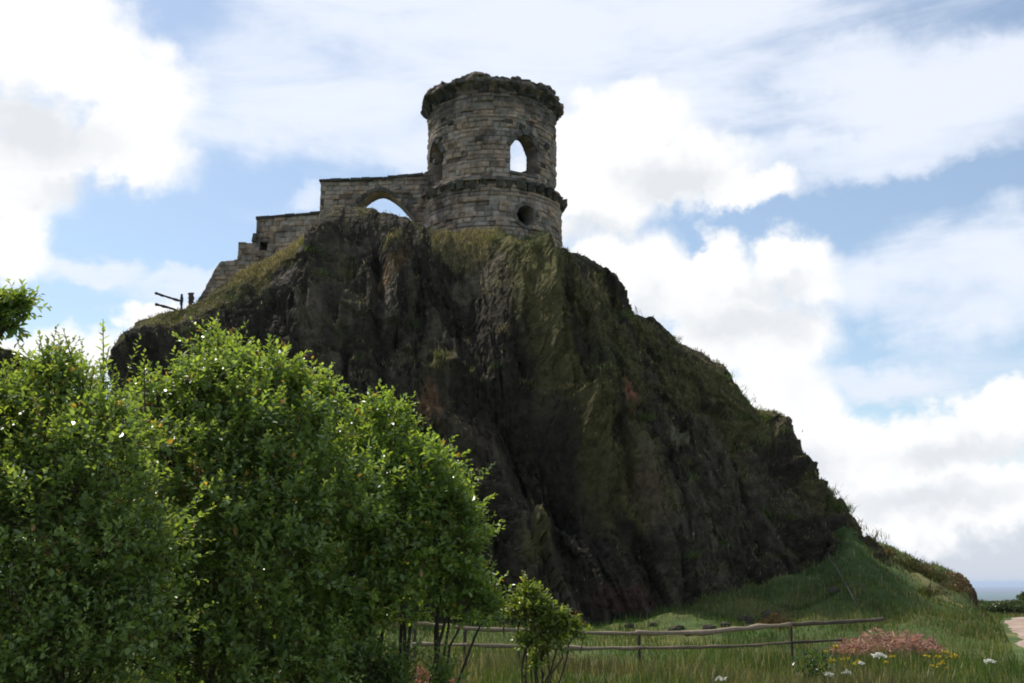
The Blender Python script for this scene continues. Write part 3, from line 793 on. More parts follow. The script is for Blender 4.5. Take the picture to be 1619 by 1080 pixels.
# ------------------------------------------------------------------ rail fence in the meadow
rf = empty("rail_fence", (P(1010, 1050, 25.5)))
tag(rf, "low weathered pole fence running across the meadow at the foot of the crag", "fence")
FD = lambda px: float(np.interp(px, [600, 1010, 1250, 1400], [24.6, 25.2, 26.2, 28.0]))
top = [(655, 985), (735, 993), (820, 997), (930, 1001), (1010, 1002), (1110, 1000), (1180, 994), (1250, 987), (1320, 984), (1396, 980)]
lowr = [(650, 1018), (735, 1020), (820, 1022), (930, 1025), (1010, 1025), (1110, 1023), (1180, 1021), (1250, 1016), (1330, 1012)]
W3 = lambda pts: [P(a, b_, FD(a) - 0.02) for a, b_ in pts]
c_w = np.array([0.27, 0.205, 0.14])
rail(rf, W3(top[0:3]), [0.04, 0.042, 0.045], c_w * .8); rail(rf, W3([(816, 996.5)] + top[3:5]), [0.05, 0.047, 0.05], c_w * .85)
rail(rf, W3([(1006, 1001)] + top[5:8]), [0.055, 0.06, 0.062, 0.055], c_w); rail(rf, W3([(1246, 987.5)] + top[8:]), [0.05, 0.05, 0.045], c_w * .4)
rail(rf, W3(lowr[0:3]), [0.04, 0.045, 0.045], c_w * .75); rail(rf, W3([(816, 1022)] + lowr[3:5]), 0.042, c_w * .8)
rail(rf, W3([(1006, 1025)] + lowr[5:8]), [0.04, 0.04, 0.035, 0.035], c_w * .6); rail(rf, W3([(1246, 1016)] + lowr[8:]), 0.03, c_w * .22)
for px, pt in ((656, 984), (735, 993), (820, 997), (1010, 1001), (1250, 988)):
    Y = FD(px) + 0.09; p1 = P(px, pt, Y); x0, y0 = p1[0], p1[1]
    rail(rf, [np.array([x0 + .02, y0, float(gz(x0, y0)) - .2]), np.array([x0, y0, (p1[2] + gz(x0, y0)) / 2]), p1], [0.04, 0.038, 0.036], c_w * .24, "post")

# a fallen grey pole on the bank
def ground_hit(px, py, y0=20.0):
    yy = np.arange(y0, 70, 0.05); q = P(px, py, yy)
    return q[int(np.argmax(q[:, 2] < gz(q[:, 0], q[:, 1])))]
b = MB(); pl = [ground_hit(1308, 890), ground_hit(1322, 908), ground_hit(1340, 940), ground_hit(1356, 972)]
pl = [q + np.array([0, -.1, .2]) for q in pl]
b.tube(pl, [0.02, 0.026, 0.026, 0.02], 6, (0.12, 0.11, 0.08), .3)
o = b.build("fallen_pole", M_wood, None, True); tag(o, "thin grey dead pole leaning down the grass bank at the crag's right foot", "pole")

# ------------------------------------------------------------------ loose rocks
def boulder(name, cen, rad, seed, tint, label, sub=5, topc=None):
    import bmesh
    bm = bmesh.new(); bmesh.ops.create_icosphere(bm, subdivisions=sub, radius=1.0)
    v = np.array([x.co[:] for x in bm.verts]); f = np.array([[q.index for q in x.verts] for x in bm.faces]); bm.free()
    a, e = np.arctan2(v[:, 1], v[:, 0]) * 1.6, v[:, 2] * 2.2
    f1, f2, cid, ox, oy = worley(a * 1.6 + seed, e * 1.6, seed)
    # blend over the seam of the longitude
    dd = 0.28 * fbm(v[:, 0] * 1.7 + seed, v[:, 1] * 1.7 + 3 * v[:, 2], seed, 5) + 0.16 * fbm(v[:, 2] * 4 + seed, v[:, 0] * 3 - v[:, 1] * 3, seed + 2, 4)
    q = np.sign(v) * np.abs(v) ** 0.75
    V = np.array(cen) + q * (1 + dd)[:, None] * np.array(rad)
    n_ = fbm(V[:, 0] * 2, V[:, 2] * 3 + V[:, 1], seed + 5, 4)
    c = np.array(tint) * (1 + 0.5 * n_)[:, None]
    if topc is not None:
        m = sstep(0.25, 0.7, v[:, 2] + .25 * n_)[:, None]; c = c * (1 - m) + np.array(topc) * m
    o = obj_from(name, V, None, f, M_rock, c, False)
    return tag(o, label, "rock")
boulder("rock_outcrop", P(1514, 931, 45.2) + np.array([0, .3, -.35]), (0.62, 0.9, 0.9), 5, (0.10, 0.07, 0.045), "brown earthy outcrop with turf top at the right end of the grass bank", topc=(0.16, 0.10, 0.045))
boulder("rock_outcrop", P(-22, 605, 44), (1.75, 2.2, 1.25), 9, (0.06, 0.05, 0.042), "dark rock sliver at the photo's left edge above the bushes", topc=(0.08, 0.07, 0.03))

rs = np.random.default_rng(99)
for i in range(14):
    px = rs.uniform(960, 1330); q = ground_hit(px, np.interp(px, [960, 1100, 1200, 1290, 1340], [992, 990, 978, 950, 915]) + rs.uniform(-2, 14), 22.0)
    s_ = 0.10 + .16 * rs.random() ** 2
    tag(boulder("fallen_stone", q + np.array([0, 0, s_ * .2]), (s_ * 1.3, s_, s_ * .8), 120 + i, (0.085, 0.072, 0.052), "grey brown stone lying in the grass at the crag's foot", 3), group="fallen stones at the crag's foot")
# ------------------------------------------------------------------ shrubs
def leaves_mesh(pos, dirv, upv, ln, wd, cols):
    """folded pointed leaves: 6 vertices, two quads"""
    d = dirv / (np.linalg.norm(dirv, axis=1, keepdims=True) + 1e-9)
    sd = np.cross(d, upv); sd /= np.linalg.norm(sd, axis=1, keepdims=True) + 1e-9
    nr = np.cross(sd, d)
    L, Wd = ln[:, None], wd[:, None]
    droop = -0.12 * L * nr
    p0 = pos
    a1 = pos + d * L * .35 + sd * Wd * .5 + nr * Wd * .16; b1 = pos + d * L * .35 - sd * Wd * .5 + nr * Wd * .16
    a2 = pos + d * L * .72 + sd * Wd * .36 + nr * Wd * .1 + droop * .4; b2 = pos + d * L * .72 - sd * Wd * .36 + nr * Wd * .1 + droop * .4
    m = pos + d * L * .5
    p1 = pos + d * L + droop
    V = np.stack([p0, a1, a2, p1, b2, b1], 1).reshape(-1, 3)
    k = np.arange(len(pos))[:, None] * 6
    Q = np.concatenate([k + np.array([[0, 1, 2, 3]]), k + np.array([[0, 3, 4, 5]])])
    return V, Q, np.repeat(cols, 6, 0)

def unit(v): return v / (np.linalg.norm(v, axis=-1, keepdims=True) + 1e-9)

def shrub(name, label, cat, roots, blobs, dens=150, leaf=(0.045, 0.07), up=0.55, sprigs=(), c_new=(0.40, 0.48, 0.125), c_old=(0.165, 0.245, 0.07), group=None, shoot=(0.16, 0.36), newf=0.35, minz=0.05, seed=1, trunk_r=0.027):
    """roots: [(x, y)] stems at the ground; blobs: [(px, py, Y, r px)] lobes of the crown; sprigs: [(px, py, Y, length)] leading shoots"""
    global rng
    rng = np.random.default_rng(seed)
    root = empty(name, (roots[0][0], roots[0][1], float(gz(*roots[0]))))
    tag(root, label, cat, group)
    tw = MB(); LP, LD, LU, LL, LC = [], [], [], [], []
    shoots = []
    cens = []
    for (px, py, Y, rp) in blobs:
        C = P(px, py, Y); r = rp * Y / F * 1.02; cens.append(C)
        rt = min(roots, key=lambda q: math.hypot(q[0] - C[0], q[1] - C[1]) + 0.2 * rng.random())
        B = np.array([rt[0], rt[1], float(gz(*rt)) - 0.05])
        mid = (B * 0.55 + C * 0.45) + np.array([rng.normal(0, .08), rng.normal(0, .08), 0.15])
        mid[:2] = B[:2] * .6 + C[:2] * .4 + rng.normal(0, .05, 2)
        ts = np.linspace(0, 1, 7)[:, None]
        crv = (1 - ts) ** 2 * B + 2 * ts * (1 - ts) * mid + ts ** 2 * C
        crv[1:-1] += rng.normal(0, .025, (5, 3))
        tw.tube(crv, np.linspace(trunk_r * (.6 + .6 * r), 0.012, 7), 6, (0.055, 0.045, 0.035))
        for _ in range(int(5 + 6 * r)):                     # limbs inside the lobe
            o = unit(rng.normal(0, 1, 3)); o[2] = abs(o[2]) * .8 + .1
            e = C + o * r * (.6 + .35 * rng.random())
            tw.tube([C - [0, 0, .1 * r], (C + e) / 2 + rng.normal(0, .05 * r, 3), e], [0.010, 0.007, 0.003], 4, (0.07, 0.058, 0.042))
        if r > .15:                                       # leading shoots that break the outline
            for _ in range(7):
                o = unit(rng.normal(0, 1, 3)); o[2] = abs(o[2]) * .9 + .25; o = unit(o)
                dl = unit(o * .5 + np.array([0, 0, .8]) + rng.normal(0, .2, 3)); l = rng.uniform(.14, .30)
                shoots.append((np.array([C + o * r * .82]), np.array([dl]), np.array([l]), np.array([1.1])))
        nsub = int(6 + 26 * r)                             # the lobe is made of smaller sprays with gaps between them
        for q in range(nsub):
            so = unit(rng.normal(0, 1, 3)); so[2] = so[2] * .9 + .12
            sr = r * rng.uniform(.20, .44) if r > .2 else r * .6
            c2 = C + so * (r * rng.uniform(.42, 1.0))
            n = int(dens * 12.6 * sr * sr + 5)
            o = unit(rng.normal(0, 1, (n, 3)) + np.array([0, 0, .35]) + so * .5)
            rad = sr * (0.25 + 0.75 * rng.random(n) ** 0.5)
            st = c2 + o * rad[:, None] * np.array([1, 1, 0.75])
            dr = unit(o * 0.8 + so * .3 + np.array([0, 0, up]) + rng.normal(0, .35, (n, 3)))
            ln = rng.uniform(*shoot, n) * rng.uniform(.7, 1.15)
            keep = st[:, 2] > minz
            shoots.append((st[keep], dr[keep], ln[keep], np.full(keep.sum(), np.linalg.norm(so) * .5 + .5 * rng.random()) * (rad / sr)[keep]))
    for (px, py, Y, l) in sprigs:
        tip = P(px, py, Y); dr = unit(np.array([rng.normal(0, .14), rng.normal(0, .14), 1.0]))
        shoots.append((np.array([tip - dr * l]), np.array([dr]), np.array([l]), np.array([1.1])))
        tw.tube([tip - dr * l * 1.6, tip - dr * l * .5, tip], [0.008, 0.005, 0.002], 4, (0.09, 0.08, 0.04))
    st = np.concatenate([q[0] for q in shoots]); dr = np.concatenate([q[1] for q in shoots]); ln = np.concatenate([q[2] for q in shoots]); rr = np.concatenate([q[3] for q in shoots])
    # twigs (three-sided)
    n = len(st)
    a = unit(np.cross(dr, np.array([[.3, .2, .9]]))); bb = np.cross(dr, a)
    tip = st + dr * ln[:, None]; b0 = st - dr * 0.06
    tri = [a, -0.5 * a + .87 * bb, -0.5 * a - .87 * bb]
    V = np.stack([b0 + t_ * 0.0035 for t_ in tri] + [tip + t_ * 0.0012 for t_ in tri], 1)
    k = np.arange(n)[:, None] * 6
    Q = np.concatenate([k + np.array([[0, 1, 4, 3]]), k + np.array([[1, 2, 5, 4]]), k + np.array([[2, 0, 3, 5]])])
    tw.add(V.reshape(-1, 3), Q, None, (0.085, 0.07, 0.04))
    tw.build("trunk", M_bark, root)
    nl = np.clip((ln / 0.024).astype(int), 5, 18)
    si = np.repeat(np.arange(n), nl)
    ki = np.concatenate([np.arange(m) for m in nl]); f = (ki + .5) / nl[si]
    ang = ki * 2.4 + rng.random(len(ki)) * .8 + (si * 1.7)
    radial = a[si] * np.cos(ang)[:, None] + bb[si] * np.sin(ang)[:, None]
    pos = st[si] + dr[si] * (ln[si] * (0.05 + .95 * f))[:, None]
    ld = unit(dr[si] * (0.35 + .6 * f)[:, None] + radial * (1.0 - .45 * f)[:, None] + rng.normal(0, .22, (len(si), 3)))
    lu = unit(dr[si] * .35 + np.array([0, 0, 1.0]) + rng.normal(0, .4, (len(si), 3)))
    L = rng.uniform(leaf[0], leaf[1], len(si)) * (1 - .5 * f ** 2) * (0.7 + .45 * rng.random(n))[si]
    cn, co = np.array(c_new), np.array(c_old)
    shootnew = (rng.random(n) < newf)[si] * 1.0
    mixv = np.clip(0.15 + 0.55 * f ** 2 * (0.4 + shootnew) + 0.45 * shootnew * sstep(.75, 1.05, rr[si]) + .15 * rng.normal(0, 1, len(si)), 0, 1)[:, None]
    c = (co + (cn - co) * mixv) * (0.75 + 0.5 * rng.random((len(si), 1)))
    pale = rng.random(len(si)) < 0.14; c[pale] = c[pale] * .5 + np.array([0.17, 0.21, 0.11])  # paler leaves: glints painted into the colour, with some pale undersides
    c *= (0.8 + .4 * rng.random(n))[si][:, None]
    dead = (rng.random(n) < .008)[si]; c[dead] = np.array([.16, .10, .05])
    red = (rng.random(len(si)) < 0.025) & (f > .5); c[red] = c[red] * np.array([1.7, .75, .8])
    V, Q, C = leaves_mesh(pos, ld, lu, L, L * rng.uniform(.5, .68, len(L)), c)
    cr = obj_from("crown", V, Q, None, M_leaf, C, False); adopt(cr, root)
    print(name, "shoots", n, "leaves", len(si))
    return root

BG = "bushes in the left foreground"
shrub("leafy_bush", "broad bush with reddish upright shoot tips, leftmost of the foreground bushes", "bush", [(-3.9, 8.0), (-3.4, 8.3)],
      [(20, 660, 8.4, 70), (90, 645, 8.2, 68), (165, 680, 8.1, 62), (40, 740, 7.9, 95), (140, 760, 7.8, 95), (60, 860, 7.7, 105), (170, 880, 7.7, 105), (40, 980, 7.7, 110), (170, 1000, 7.8, 110), (-50, 700, 8.2, 90), (-50, 850, 8.0, 100), (100, 1080, 7.7, 100), (10, 800, 8.8, 100), (110, 850, 8.8, 100), (20, 950, 8.8, 110), (120, 700, 8.9, 80), (30, 700, 9.0, 80), (-10, 1060, 7.8, 80), (30, 1040, 8.6, 90)],
      dens=40, leaf=(0.05, 0.078), up=0.7, sprigs=[(62, 528, 8.2, .32), (100, 520, 8.2, .4), (163, 505, 8.1, .45), (128, 560, 8.1, .3), (30, 555, 8.3, .25), (80, 545, 8.1, .3), (172, 550, 8.1, .3), (150, 575, 8, .2), (186, 590, 8.0, .25), (222, 530, 8.1, .32), (228, 550, 8.1, .3)], seed=21, group=BG)
shrub("leafy_bush", "tallest bush with a pointed leafy top before the dark crag", "bush", [(-2.2, 10.0), (-2.7, 9.8), (-1.8, 10.1)],
      [(350, 572, 10.1, 34), (335, 625, 10, 58), (405, 618, 10.1, 56), (465, 638, 10.2, 40), (290, 668, 9.8, 56), (380, 690, 9.7, 95), (460, 690, 9.9, 80), (280, 740, 9.5, 90), (390, 800, 9.4, 105), (290, 860, 9.3, 100), (400, 930, 9.3, 110), (290, 980, 9.3, 100), (250, 640, 9.7, 40), (495, 645, 10.2, 30), (400, 1050, 9.3, 90), (230, 1050, 9.0, 80), (330, 1075, 9.1, 80), (470, 1075, 9.5, 70), (500, 800, 9.6, 85)],
      dens=20, leaf=(0.062, 0.094), sprigs=[(345, 512, 10.1, .3), (372, 520, 10.1, .3), (395, 540, 10.1, .25), (455, 572, 10.2, .25), (515, 600, 10.2, .3), (300, 590, 9.9, .25), (360, 525, 10, .25)], seed=22, group=BG)
shrub("leafy_bush", "rounded bright green bush with a bare forked stem, rightmost of the large bushes", "bush", [(-1.0, 11.0), (-1.35, 10.8), (-.75, 11.1)],
      [(605, 680, 11, 36), (622, 722, 10.9, 56), (555, 728, 10.8, 56), (660, 765, 11, 46), (640, 790, 10.7, 85), (560, 800, 10.5, 85), (688, 812, 11, 42), (712, 800, 11, 20), (700, 860, 10.9, 62), (625, 870, 10.5, 76), (540, 900, 10.3, 82), (722, 890, 11, 32), (690, 930, 10.9, 42), (740, 958, 11, 24), (545, 985, 10.3, 66), (500, 1010, 10.2, 80), (480, 910, 10.3, 70), (768, 972, 11, 13), (610, 955, 10.6, 32)],
      dens=20, leaf=(0.066, 0.10), sprigs=[(598, 622, 11, .3), (640, 640, 11, .25), (655, 662, 11, .25), (690, 712, 11, .25), (755, 795, 11, .2), (775, 870, 11, .25), (795, 950, 11, .2)], c_new=(0.36, 0.45, 0.085), seed=23, group=BG)
shrub("sapling", "small yellow green sapling standing alone before the pole fence", "sapling", [(0.25, 13.0), (0.38, 13.05), (0.12, 12.9)],
      [(838, 950, 13, 13), (845, 968, 13, 17), (868, 980, 13, 15), (822, 975, 13, 11), (892, 990, 13, 12), (912, 1003, 13, 8), (860, 1000, 13, 12), (832, 938, 13, 9), (832, 1018, 12.9, 8), (862, 1030, 13, 7), (848, 1050, 13, 6), (884, 1016, 13, 7)],
      dens=70, leaf=(0.05, 0.075), sprigs=[(842, 918, 13, .2), (925, 1000, 13, .15)], c_new=(0.32, 0.36, 0.05), c_old=(0.15, 0.21, 0.04), seed=24, shoot=(0.1, 0.2), trunk_r=0.014, minz=.1)
shrub("leafy_tree", "tree mostly outside the photo whose leafy sprig enters at the left edge", "tree", [(-5.1, 7.5)],
      [(-8, 488, 7.5, 13), (26, 482, 7.5, 5), (16, 508, 7.5, 6), (-34, 512, 7.5, 22), (-95, 520, 7.5, 46), (-105, 590, 7.5, 60), (-120, 700, 7.5, 70)],
      dens=26, leaf=(0.06, 0.09), shoot=(.10, .22), up=.1, seed=25)
shrub("low_bush", "dark low bush at the photo's bottom below the rightmost large bush", "bush", [(-0.5, 10.2)],
      [(590, 1070, 10.2, 44), (540, 1075, 10.2, 44), (638, 1085, 10.3, 26), (700, 1092, 10.4, 16)], dens=44, leaf=(0.05, 0.07), c_new=(0.18, 0.25, 0.045), seed=26)
# far hedgerow and trees at the hill's edge
for i, (px, Y, hh, ww, lb) in enumerate([(1549, 66, 0.45, 1.7, "low dark scrub in the dip between the grass bank and the hedge"), (1594, 58, 0.72, 2.2, "dark hedge at the hilltop's edge beyond the bend of the dirt path"), (1645, 59, 0.8, 2.6, "dark hedge running on from the path bend past the photo's right edge"), (1624, 62, 1.15, 0.55, "small dark round tree standing out above the hedge at the right edge")]):
    X = float(P(px, 950, Y)[0]); g = float(gz(X, Y)); n = 5200
    rng = np.random.default_rng(60 + i)
    root = empty("hedge" if i < 3 else "small_tree", (X, Y, g)); tag(root, lb, "hedge" if i < 3 else "tree")
    o = unit(rng.normal(0, 1, (n, 3))); rad = rng.random(n) ** .4
    p = np.array([X, Y, g + hh * .5]) + o * rad[:, None] * np.array([ww * .75, min(1.0, ww), hh * .5]) * (1 + .5 * fbm(o[:, 0] * 3 + i, o[:, 2] * 3, 5 + i, 3))[:, None]
    V, Q, C = leaves_mesh(p, unit(rng.normal(0, 1, (n, 3))), unit(rng.normal(0, 1, (n, 3))), rng.uniform(.06, .12, n), rng.uniform(.04, .08, n), np.array([0.06, 0.085, 0.03]) * (0.6 + .8 * rng.random((n, 1))))
    adopt(obj_from("crown", V, Q, None, M_leaf, C), root)
    tk = MB()
    for k in range(1):
        bx = X
        tk.tube([[bx, Y, float(gz(bx, Y)) - .1], [bx + .1, Y, g + hh * .35], [bx + rng.normal(0, .1), Y, g + hh * .8]], [.06, .04, .01], 5, (.05, .04, .03))
    tk.build("trunk", M_bark, root)

# dark heathery scrub along the bank's crest, each clump a plant of its own
rng = np.random.default_rng(88)
for i, (px, py, w_, h_, lb) in enumerate([(1398, 872, .45, .28, "small dark scrub tuft highest on the bank's crest beside the crag"), (1436, 890, .55, .5, "twiggy dark scrub clump on the crest halfway down the bank"), (1462, 902, .7, .42, "brown green scrub clump on the bank's crest right of the twiggy one"),
                                         (1486, 912, .7, .36, "low brown scrub clump on the crest just above the earthy outcrop"), (1512, 945, .6, .4, "dark scrub clump under the earthy outcrop at the bank's end"), (1470, 935, .8, .3, "spreading dark scrub patch between the worn track and the bank's crest"), (1225, 985, .5, .35, "dark weedy bush at the foot of the crag behind the fence")]):
    q = ground_hit(px, py + 8, 22.0) if i != 4 else P(px, py + 12, 42.5)
    g = float(gz(q[0], q[1])); n = 700
    root = empty("scrub_bush", (q[0], q[1], g)); tag(root, lb, "scrub", "scrub along the grass bank")
    o = unit(rng.normal(0, 1, (n, 3))); o[:, 2] = np.abs(o[:, 2])
    p_ = np.array([q[0], q[1], g]) + o * (rng.random(n) ** .45)[:, None] * np.array([w_, w_ * .7, h_]) * (1 + .6 * fbm(o[:, 0] * 2 + i, o[:, 1] * 2, 200 + i, 3))[:, None]
    cc_ = np.array([0.075, 0.075, 0.03]) if i % 2 else np.array([0.11, 0.075, 0.04])
    V, Q, C = leaves_mesh(p_, unit(o + rng.normal(0, .5, (n, 3)) + [0, 0, .5]), unit(rng.normal(0, 1, (n, 3))), rng.uniform(.06, .14, n), rng.uniform(.015, .04, n), cc_ * (.5 + rng.random((n, 1))))
    adopt(obj_from("foliage", V, Q, None, M_leaf, C), root)
    st = MB()
    for k in range(9):
        e = unit(rng.normal(0, 1, 3)); e[2] = abs(e[2]) + .4
        st.tube([[q[0], q[1], g - .05], np.array([q[0], q[1], g]) + e * np.array([w_, w_ * .7, h_]) * (.9 + .5 * rng.random())], [.012, .004], 4, (.06, .048, .035))
    st.build("stem", M_bark, root)

# ------------------------------------------------------------------ dead bracken
def bracken(label, px0, px1, pyc, Y, hgt, n, seed, tint):
    global rng
    rng = np.random.default_rng(seed)
    a, b_ = P(px0, pyc, Y), P(px1, pyc, Y); w = (b_[0] - a[0]) / 2; cx = (a[0] + b_[0]) / 2
    u = rng.uniform(-1, 1, n); v = rng.uniform(-1, 1, n) * np.sqrt(np.clip(1 - u * u, 0, 1))
    x, y = cx + u * w, Y + v * 1.1
    top = hgt * np.sqrt(np.clip(1 - u * u * .9 - v * v * .7, 0, 1)) * (0.75 + 0.5 * fbm(x * 2.5, y * 2.5, seed, 3))
    z = gz(x, y) + rng.random(n) ** .6 * top
    d = unit(np.stack([rng.normal(0, 1, n), rng.normal(0, 1, n), rng.normal(.25, .55, n)], -1))
    V, Q, C = leaves_mesh(np.stack([x, y, z], -1), d, unit(rng.normal(0, 1, (n, 3)) + [0, 0, 1]), rng.uniform(.08, .26, n), rng.uniform(.015, .05, n), np.array(tint) * (0.4 + 1.0 * rng.random((n, 1))) * (1 + .25 * rng.normal(0, 1, (n, 3)) * [.3, .5, .5]))
    root = empty("bracken_heap", (cx, Y, float(gz(cx, Y)))); tag(root, label, "bracken", "heaps of dead bracken by the fence")
    adopt(obj_from("fronds", V, Q, None, M_bracken, C), root)
    s = MB()
    for _ in range(60):
        i = rng.integers(n); p = np.array([x[i], y[i], z[i]])
        s.tube([[x[i] + rng.normal(0, .15), y[i], gz(x[i], y[i])], p, p + unit(rng.normal(0, 1, 3)) * .22], [.006, .005, .003], 4, np.array(tint) * .7)
    adopt(s.build("stems", M_bracken), root)
bracken("large heap of pinkish brown dead bracken at the fence's right end", 1318, 1486, 1015, 28.6, 0.80, 2500, 31, (0.48, 0.30, 0.215))
bracken("small heap of rusty dead bracken beneath the rightmost large bush", 612, 728, 1046, 17.0, 0.38, 1500, 32, (0.38, 0.18, 0.12))

# ------------------------------------------------------------------ meadow flowers
rng = np.random.default_rng(77)
def umbel(px, py, Y, size, label, group=None, c=(0.72, 0.71, 0.62), name="white_flower", nf=40):
    head = P(px, py, Y); g = float(gz(head[0], Y)); root = empty(name, (head[0] + .03, Y, g)); tag(root, label, "flower", group)
    st = MB(); st.tube([[head[0] + .03, Y, g - .05], [head[0] + .015, Y, (g + head[2]) / 2], head - [0, 0, size * .35]], [.008, .006, .005], 5, (0.10, 0.12, 0.05))
    for k in range(9):
        a = k * 0.7; e = head + np.array([math.cos(a) * size * .7, math.sin(a) * size * .7, 0.02 * math.sin(3 * a)])
        st.tube([head - [0, 0, size * .35], e], [.003, .002], 4, (0.10, 0.13, 0.05))
    st.build("stem", M_bark, root)
    r = np.sqrt(rng.random(nf)) * size; a = rng.random(nf) * 6.28
    p = head + np.stack([np.cos(a) * r, np.sin(a) * r, 0.25 * size * (1 - (r / size) ** 2) + rng.normal(0, .008, nf)], -1)
    V, Q, C = leaves_mesh(p, unit(rng.normal(0, 1, (nf, 3)) * [1, 1, .5]), unit(rng.normal(0, .5, (nf, 3)) + [0, -.3, 1]), rng.uniform(.025, .045, nf), rng.uniform(.02, .035, nf), np.array(c) * (0.8 + .3 * rng.random((nf, 1))))
    adopt(obj_from("petals", V, Q, None, M_petal, C), root)
WG = "white umbels in the meadow"
umbel(1389, 1037, 15.5, 0.085, "tall white umbel on a stout stem standing above the meadow grass", WG, nf=70)
umbel(1566, 1046, 17.5, 0.085, "low white umbel leaning in the grass near the path", WG, nf=60)
umbel(1141, 1075, 15.8, 0.075, "single white umbel at the photo's bottom edge left of the flower patch", WG)
umbel(1312, 1068, 15.8, 0.07, "pale white umbel left of the pair by the yellow flowers", WG, c=(.55, .56, .45))
umbel(1338, 1064, 16.2, 0.055, "pale white umbel, right one of the pair by the yellow flowers", WG, c=(.55, .56, .45))
umbel(1362, 1050, 17.0, 0.045, "tiny white umbel below the dead bracken heap among yellow flowers", WG, nf=24)
YG = "yellow flowers in front of the dead bracken"
for i in range(26):
    px = float(rng.choice([1312, 1330, 1378, 1400, 1420, 1478, 1500])) + rng.normal(0, 12); py = (1032 if px < 1322 else 1046) + rng.normal(0, 7)
    umbel(px, py, 19 + rng.normal(0, .8), 0.025 + .03 * rng.random(), "yellow ragwort head in the meadow grass before the bracken heap", YG, (0.55, 0.40, 0.02), "yellow_flower", 12)
# dark weed clump
def weed(px, py, Y, label, n=260, s=.28):
    h = P(px, py, Y); g = float(gz(h[0], Y)); root = empty("weed", (h[0], Y, g)); tag(root, label, "weed")
    p = np.array([h[0], Y, g]) + rng.normal(0, 1, (n, 3)) * [s * .6, s * .5, 0] + np.stack([0 * rng.random(n), 0 * rng.random(n), rng.random(n) * (h[2] - g + .1)], -1)
    V, Q, C = leaves_mesh(p, unit(rng.normal(0, 1, (n, 3)) + [0, 0, .6]), unit(rng.normal(0, .4, (n, 3)) + [0, 0, 1]), rng.uniform(.07, .14, n), rng.uniform(.03, .06, n), np.array([0.045, 0.085, 0.03]) * (0.7 + .5 * rng.random((n, 1))))
    adopt(obj_from("leaves", V, Q, None, M_leaf, C), root)
    st = MB()
    for k in range(6):
        q = np.array([h[0] + rng.normal(0, s * .4), Y + rng.normal(0, .1), g]); st.tube([q - [0, 0, .05], q + [rng.normal(0, .05), 0, h[2] - g]], [.006, .003], 4, (.06, .08, .03))
    st.build("stem", M_bark, root)
weed(1285, 1040, 20, "dark leafy weed clump left of the yellow flowers")

# ------------------------------------------------------------------ sun and sky
SUN_AZ, SUN_EL = R(-40), R(54)          # azimuth from north (+Y), positive to the east (+X)
sv = np.array([math.sin(SUN_AZ) * math.cos(SUN_EL), math.cos(SUN_AZ) * math.cos(SUN_EL), math.sin(SUN_EL)])
ld = bpy.data.lights.new("sun", 'SUN'); ld.energy = 4.2; ld.angle = R(1.5); ld.color = (1.0, 0.95, 0.87)
lo = bpy.data.objects.new("sun", ld); COL.objects.link(lo)
from mathutils import Vector
lo.rotation_euler = Vector(sv).to_track_quat('Z', 'Y').to_euler()
lo.location = (-20, 40, 60)

world = bpy.data.worlds.new("World"); scene.world = world; world.use_nodes = True
nt = world.node_tree; nt.nodes.clear(); N, L = nt.nodes, nt.links
wo = N.new("ShaderNodeOutputWorld"); bg = N.new("ShaderNodeBackground"); L.new(bg.outputs[0], wo.inputs["Surface"])
STR = 0.1
bg.inputs["Strength"].default_value = STR
sky = N.new("ShaderNodeTexSky"); sky.sky_type = 'NISHITA'; sky.sun_disc = False
sky.sun_elevation = SUN_EL; sky.sun_rotation = SUN_AZ; sky.altitude = 300; sky.air_density = 1.0; sky.dust_density = 0.6; sky.ozone_density = 1.5
tc = N.new("ShaderNodeTexCoord")
def mth(op, a, b=None, c=None, clamp=False):
    n = N.new("ShaderNodeMath"); n.operation = op; n.use_clamp = clamp
    for i, v in enumerate((a, b, c)):
        if v is None: continue
        if isinstance(v, (int, float)): n.inputs[i].default_value = v
        else: L.new(v, n.inputs[i])
    return n.outputs[0]
def vm(op, a, b=None, c=None):
    n = N.new("ShaderNodeVectorMath"); n.operation = op
    for i, v in enumerate((a, b, c)):
        if v is None: continue
        if isinstance(v, (tuple, list)): n.inputs[i].default_value = v
        else: L.new(v, n.inputs[i])
    return n.outputs["Value"] if op in ('LENGTH', 'DOT_PRODUCT', 'DISTANCE') else n.outputs["Vector"]
def smooth(a, lo_, hi_):
    n = N.new("ShaderNodeMapRange"); n.interpolation_type = 'SMOOTHSTEP'
    L.new(a, n.inputs[0]); n.inputs[1].default_value = lo_; n.inputs[2].default_value = hi_
    return n.outputs[0]
def noise(vec, scale, detail, rough=0.55, dist=0.0):
    n = N.new("ShaderNodeTexNoise"); n.inputs["Scale"].default_value = scale; n.inputs["Detail"].default_value = detail
    n.inputs["Roughness"].default_value = rough; n.inputs["Distortion"].default_value = dist
    L.new(vec, n.inputs["Vector"]); return n
D = tc.outputs["Generated"]
sx = N.new("ShaderNodeSeparateXYZ"); L.new(D, sx.inputs[0])
az = mth('ARCTAN2', sx.outputs[0], sx.outputs[1]); el = mth('ARCSINE', sx.outputs[2])
cb = N.new("ShaderNodeCombineXYZ"); L.new(az, cb.inputs[0]); L.new(el, cb.inputs[1])
AE = cb.outputs[0]
w1 = noise(D, 7.0, 7, 0.6); w2 = noise(D, 30.0, 5, 0.6)
wv1 = vm('SUBTRACT', w1.outputs["Color"], (.5, .5, .5)); wv2 = vm('SUBTRACT', w2.outputs["Color"], (.5, .5, .5))
AEw = vm('MULTIPLY_ADD', wv1, (0.11, 0.085, 0), AE)
AEw = vm('MULTIPLY_ADD', wv2, (0.045, 0.040, 0), AEw)
